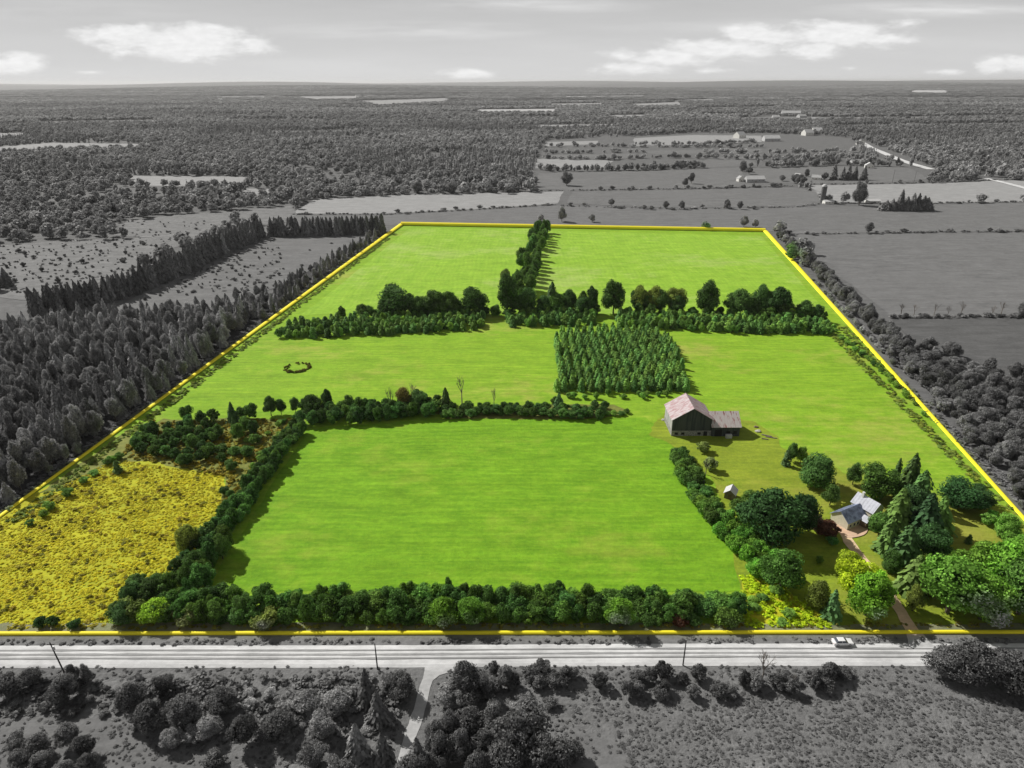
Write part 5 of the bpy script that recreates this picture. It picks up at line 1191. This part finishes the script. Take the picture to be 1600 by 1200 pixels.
# --- far farm buildings
simple_building('farm_building', 'long pale roofed farm building in the far grey fields', 'farm building', 1181, 285, 24, 11, 4, 7.5, 4, 'grey_wall', 'pale_roof', 'x', 5, True)
simple_building('farmhouse', 'distant pale farmhouse beside the conical trees', 'farmhouse', 1250, 280, 9, 9, 4, 7, 20, 'white', 'grey_roof', 'y', 3, True)
simple_building('outbuilding', 'low light outbuilding between the distant farmhouse and the conical trees', 'outbuilding', 1275, 281, 12, 8, 3, 6, -30, 'white', 'grey_roof', 'x', 3, True)
simple_building('farmhouse', 'small white house at the left end of the far farm', 'farmhouse', 1158, 284, 7, 7, 4, 7, 10, 'white', 'grey_roof', 'y', 2, True)
simple_building('farm_building', 'big pale barn roof among trees in the far woods', 'farm building', 1207, 221, 34, 18, 6, 12, 3, 'grey_wall', 'pale_roof', 'x', 5, True)
simple_building('house', 'white house at the top of the far gravel road', 'house', 1345, 226, 15, 12, 5, 9, -12, 'white', 'grey_roof', 'y', 3, True)
simple_building('house', 'low grey house at the field edge beside the distant trees', 'house', 1339, 256, 16, 10, 3, 6, 8, 'grey_wall', 'grey_roof', 'x', 4, True)
simple_building('house', 'small bright house at the right of the far field edge', 'house', 1358, 263, 12, 10, 4, 8, -20, 'white', 'pale_roof', 'y', 3, True)
vil = ['large white shed on the far settlement rise', 'white building left of the large white settlement shed', 'small white house below the settlement shed', 'low white house right below the settlement shed', 'white house at the right end of the settlement', 'pale house right of the settlement shed']
for i, (px, py, w_, h_) in enumerate([(1236, 181, 95, 22), (1213, 187, 32, 18), (1244, 192, 22, 14), (1253, 192, 22, 14), (1274, 190, 28, 16), (1255, 184, 40, 14)]):
    simple_building('village_building', vil[i], 'building', px, py, w_ * .7, 20, h_ * .45, h_ * .8, 5 * i - 10, 'grey_wall', 'pale_roof' if i in (0, 4) else 'grey_roof', 'x', 4, False)
for i, (px, py) in enumerate([(1278, 209), (1265, 212), (1160, 216), (560, 150.5), (344, 153), (350, 158)]):
    simple_building('house', ['tiny white house in the woods right of the far barn', 'tiny grey house in the woods right of the far barn', 'small house hidden left of the far barn', 'speck of a white house in the far woods', 'white farmhouse on the distant clearing at left', 'second white farm building on the distant clearing at left'][i], 'house', px, py, 22 if py > 200 else 45, 18, 7, 14, 15 * i, 'white', 'pale_roof', 'x', 3, False)
# silo and low sheds by the hedge
sx_, sy_ = G(1284, 317)
S = empty('silo', (sx_, sy_, 0)); tag(S, 'tall narrow grey silo with pale domed top in the far field', 'silo')
MB().tube([(0, 0, 0), (0, 0, 6), (0, 0, 12), (0, 0, 17)], [2.6, 2.6, 2.6, 2.6], 18).build('tower', M['dark_roof'], S)
MB().tube([(0, 0, 17.01), (0, 0, 18), (0, 0, 19), (0, 0, 19.6)], [2.75, 2.5, 1.7, .3], 18).build('dome', 'pale_roof', S)
MB().tube([(2.9, 0, 0), (2.9, 0, 17.2)], [.35, .35], 8).build('chute', 'steel', S)
simple_building('outbuilding', 'low white shed beside the tall silo', 'outbuilding', 1296, 319, 10, 7, 2.6, 4, 5, 'white', 'pale_roof', 'x', 3, False)
simple_building('outbuilding', 'low shed right of the large oval dark tree', 'outbuilding', 1365, 318, 14, 7, 2.6, 4, -5, 'white', 'pale_roof', 'x', 3, False)

# --- utility poles
def utility_pole(px, py, h, lean, label, transformer=False):
    x, y = G(px, py); r = empty('utility_pole', (x, y, 0)); r.rotation_euler = (0, math.radians(lean), math.radians(rnd.uniform(-8, 8)))
    tag(r, label, 'utility pole')
    MB().tube([(0, 0, -.3), (0, 0, h * .5), (0, 0, h)], [.17, .15, .11], 8).build('pole', 'pole', r)
    if transformer:
        ar = MB().box(-.9, .9, -.06, .06, h - .7, h - .56).build('crossarm', 'pole', r)
        for q in (-.8, 0.25, .8): MB().tube([(q, 0, h - .56), (q, 0, h - .36)], [.05, .03], 6).build('insulator', 'steel', ar)
        MB().tube([(.32, 0, h - 2.1), (.32, 0, h - 1.2)], [.22, .22], 10).build('transformer', 'steel', r)
    else:
        MB().tube([(0, 0, h), (0, 0, h + .22)], [.05, .03], 6).build('insulator', 'steel', r)
utility_pole(101, 1052, 9, -6, 'leaning dark utility pole with transformer beside the road at left', True)
utility_pole(590, 1046, 7.5, 0, 'thin utility pole beside the road left of the field track')
utility_pole(1067, 1040, 7.5, 0, 'thin utility pole on the road edge near the middle right')
utility_pole(1394, 286, 16, 0, 'tall pole standing in the far field near the gravel road')
for i, (px, py) in enumerate([(1428, 286), (1530, 279)]): utility_pole(px, py, 14, 0, ['distant pole right of the tall field pole', 'distant pole by the right hand gravel road'][i])

# --- white car on the verge
cx_, cy_ = G(1315, 1008)
C = empty('parked_car', (cx_, cy_, .44), math.radians(1)); tag(C, 'white car at the roadside beside the farm entrance', 'car')
L_ = 4.6; Wd = .88
low = [(-2.3, .32), (2.25, .30), (2.32, .55), (2.2, .80), (1.1, .93), (-2.05, .97), (-2.3, .85)]
mb = MB(); n = len(low)
secs = [(-Wd, .9), (-Wd * .93, 1.0), (Wd * .93, 1.0), (Wd, .9)]
for y, k in secs: mb.v += [(x * (1 if k == 1 else .985), y, .32 + (z - .32) * k) for x, z in low]
for s_ in range(3):
    for i in range(n): j = (i + 1) % n; mb.f.append((s_ * n + i, s_ * n + j, (s_ + 1) * n + j, (s_ + 1) * n + i))
mb.f += [tuple(range(n)), tuple(3 * n + i for i in reversed(range(n)))]
fix_slab(mb.build('body', 'car', C))
top = [(-1.75, .965), (1.0, .935), (.35, 1.38), (-1.25, 1.42)]
mb = MB().hexa([(-1.75, -.8, .965), (1.0, -.8, .935), (1.0, .8, .935), (-1.75, .8, .965), (-1.25, -.62, 1.40), (.3, -.62, 1.37), (.3, .62, 1.37), (-1.25, .62, 1.40)])
cab = fix_slab(mb.build('cabin_glass', 'glass', C))
fix_slab(MB().hexa([(-1.3, -.65, 1.405), (.35, -.65, 1.375), (.35, .65, 1.375), (-1.3, .65, 1.405), (-1.2, -.58, 1.46), (.22, -.58, 1.44), (.22, .58, 1.44), (-1.2, .58, 1.46)]).build('roof', 'car', C))
for s_ in (-1, 1):
    for xx in (-1.4, 1.4):
        wl = MB().tube([(xx, s_ * .72, .33), (xx, s_ * .91, .33)], [.33, .33], 16).build('wheel', 'tyre', C)
        MB().tube([(xx, s_ * .912, .33), (xx, s_ * .93, .33)], [.2, .18], 10).build('rim', 'steel', wl)
    MB().box(2.12, 2.31, s_ * .62 - .16, s_ * .62 + .16, .60, .74).build('headlight', 'lamp', C)
    MB().box(-2.33, -2.22, s_ * .66 - .13, s_ * .66 + .13, .66, .84).build('tail_light', 'tail', C)
    MB().tube([(-.45, s_ * .79, .98), (-.42, s_ * .635, 1.39)], [.05, .04], 5).build('door_pillar', 'car', C)

# --- odds and ends beside the barn
def rock(px, py, s, label, mat='rock', nm='boulder', cat='boulder'):
    x, y = G(px, py); bm = bmesh.new(); bmesh.ops.create_icosphere(bm, subdivisions=2, radius=1)
    rr = random.Random(px)
    for v in bm.verts: v.co = Vector((v.co.x * s, v.co.y * s * .8, (v.co.z + .5) * s * .55)) * rr.uniform(.8, 1.15)
    me = bpy.data.meshes.new(nm); bm.to_mesh(me); bm.free(); me.materials.append(M[mat]); o = bpy.data.objects.new(nm, me); COL.objects.link(o); o.location = (x, y, 0)
    tag(o, label, cat)
rock(1184, 675, 1.2, 'pale boulder lying behind the barn wing')
rock(1037, 657, .9, 'pale stone beside the left wall of the barn')
rock(1181, 668, .9, 'rusty brown rubble heap behind the barn wing', 'brown_wall', 'rubble_heap', 'rubble heap')
for i, (a, b) in enumerate([((1190, 680), (1206, 683)), ((1196, 683), (1214, 686)), ((1190, 686), (1200, 687.5))]):
    p, q = G(*a), G(*b)
    o = MB().tube([(p[0], p[1], .25), (q[0], q[1], .25)], [.28, .22], 8).build('log', 'wood')
    tag(o, ['long weathered log nearest the pale boulder', 'dark fallen log at the right of the barn yard', 'short log lying at the tip of the barn shadow'][i], 'log')

# ------------------------------------------------------------------ the air
if True:
    hz = MB().box(-30000, 30000, -400, 62000, -60, 175)
    m = bpy.data.materials.new('haze'); m.use_nodes = True; t = NT(m.node_tree); t.N.clear()
    pv = t.n('ShaderNodeVolumePrincipled'); pv.inputs['Color'].default_value = (1, 1, 1, 1); pv.inputs['Density'].default_value = 2.4e-5
    pv.inputs['Anisotropy'].default_value = 0.2
    oo = t.n('ShaderNodeOutputMaterial'); t.L.new(pv.outputs[0], oo.inputs['Volume'])
    o = hz.build('haze', m); tag(o, kind='stuff')
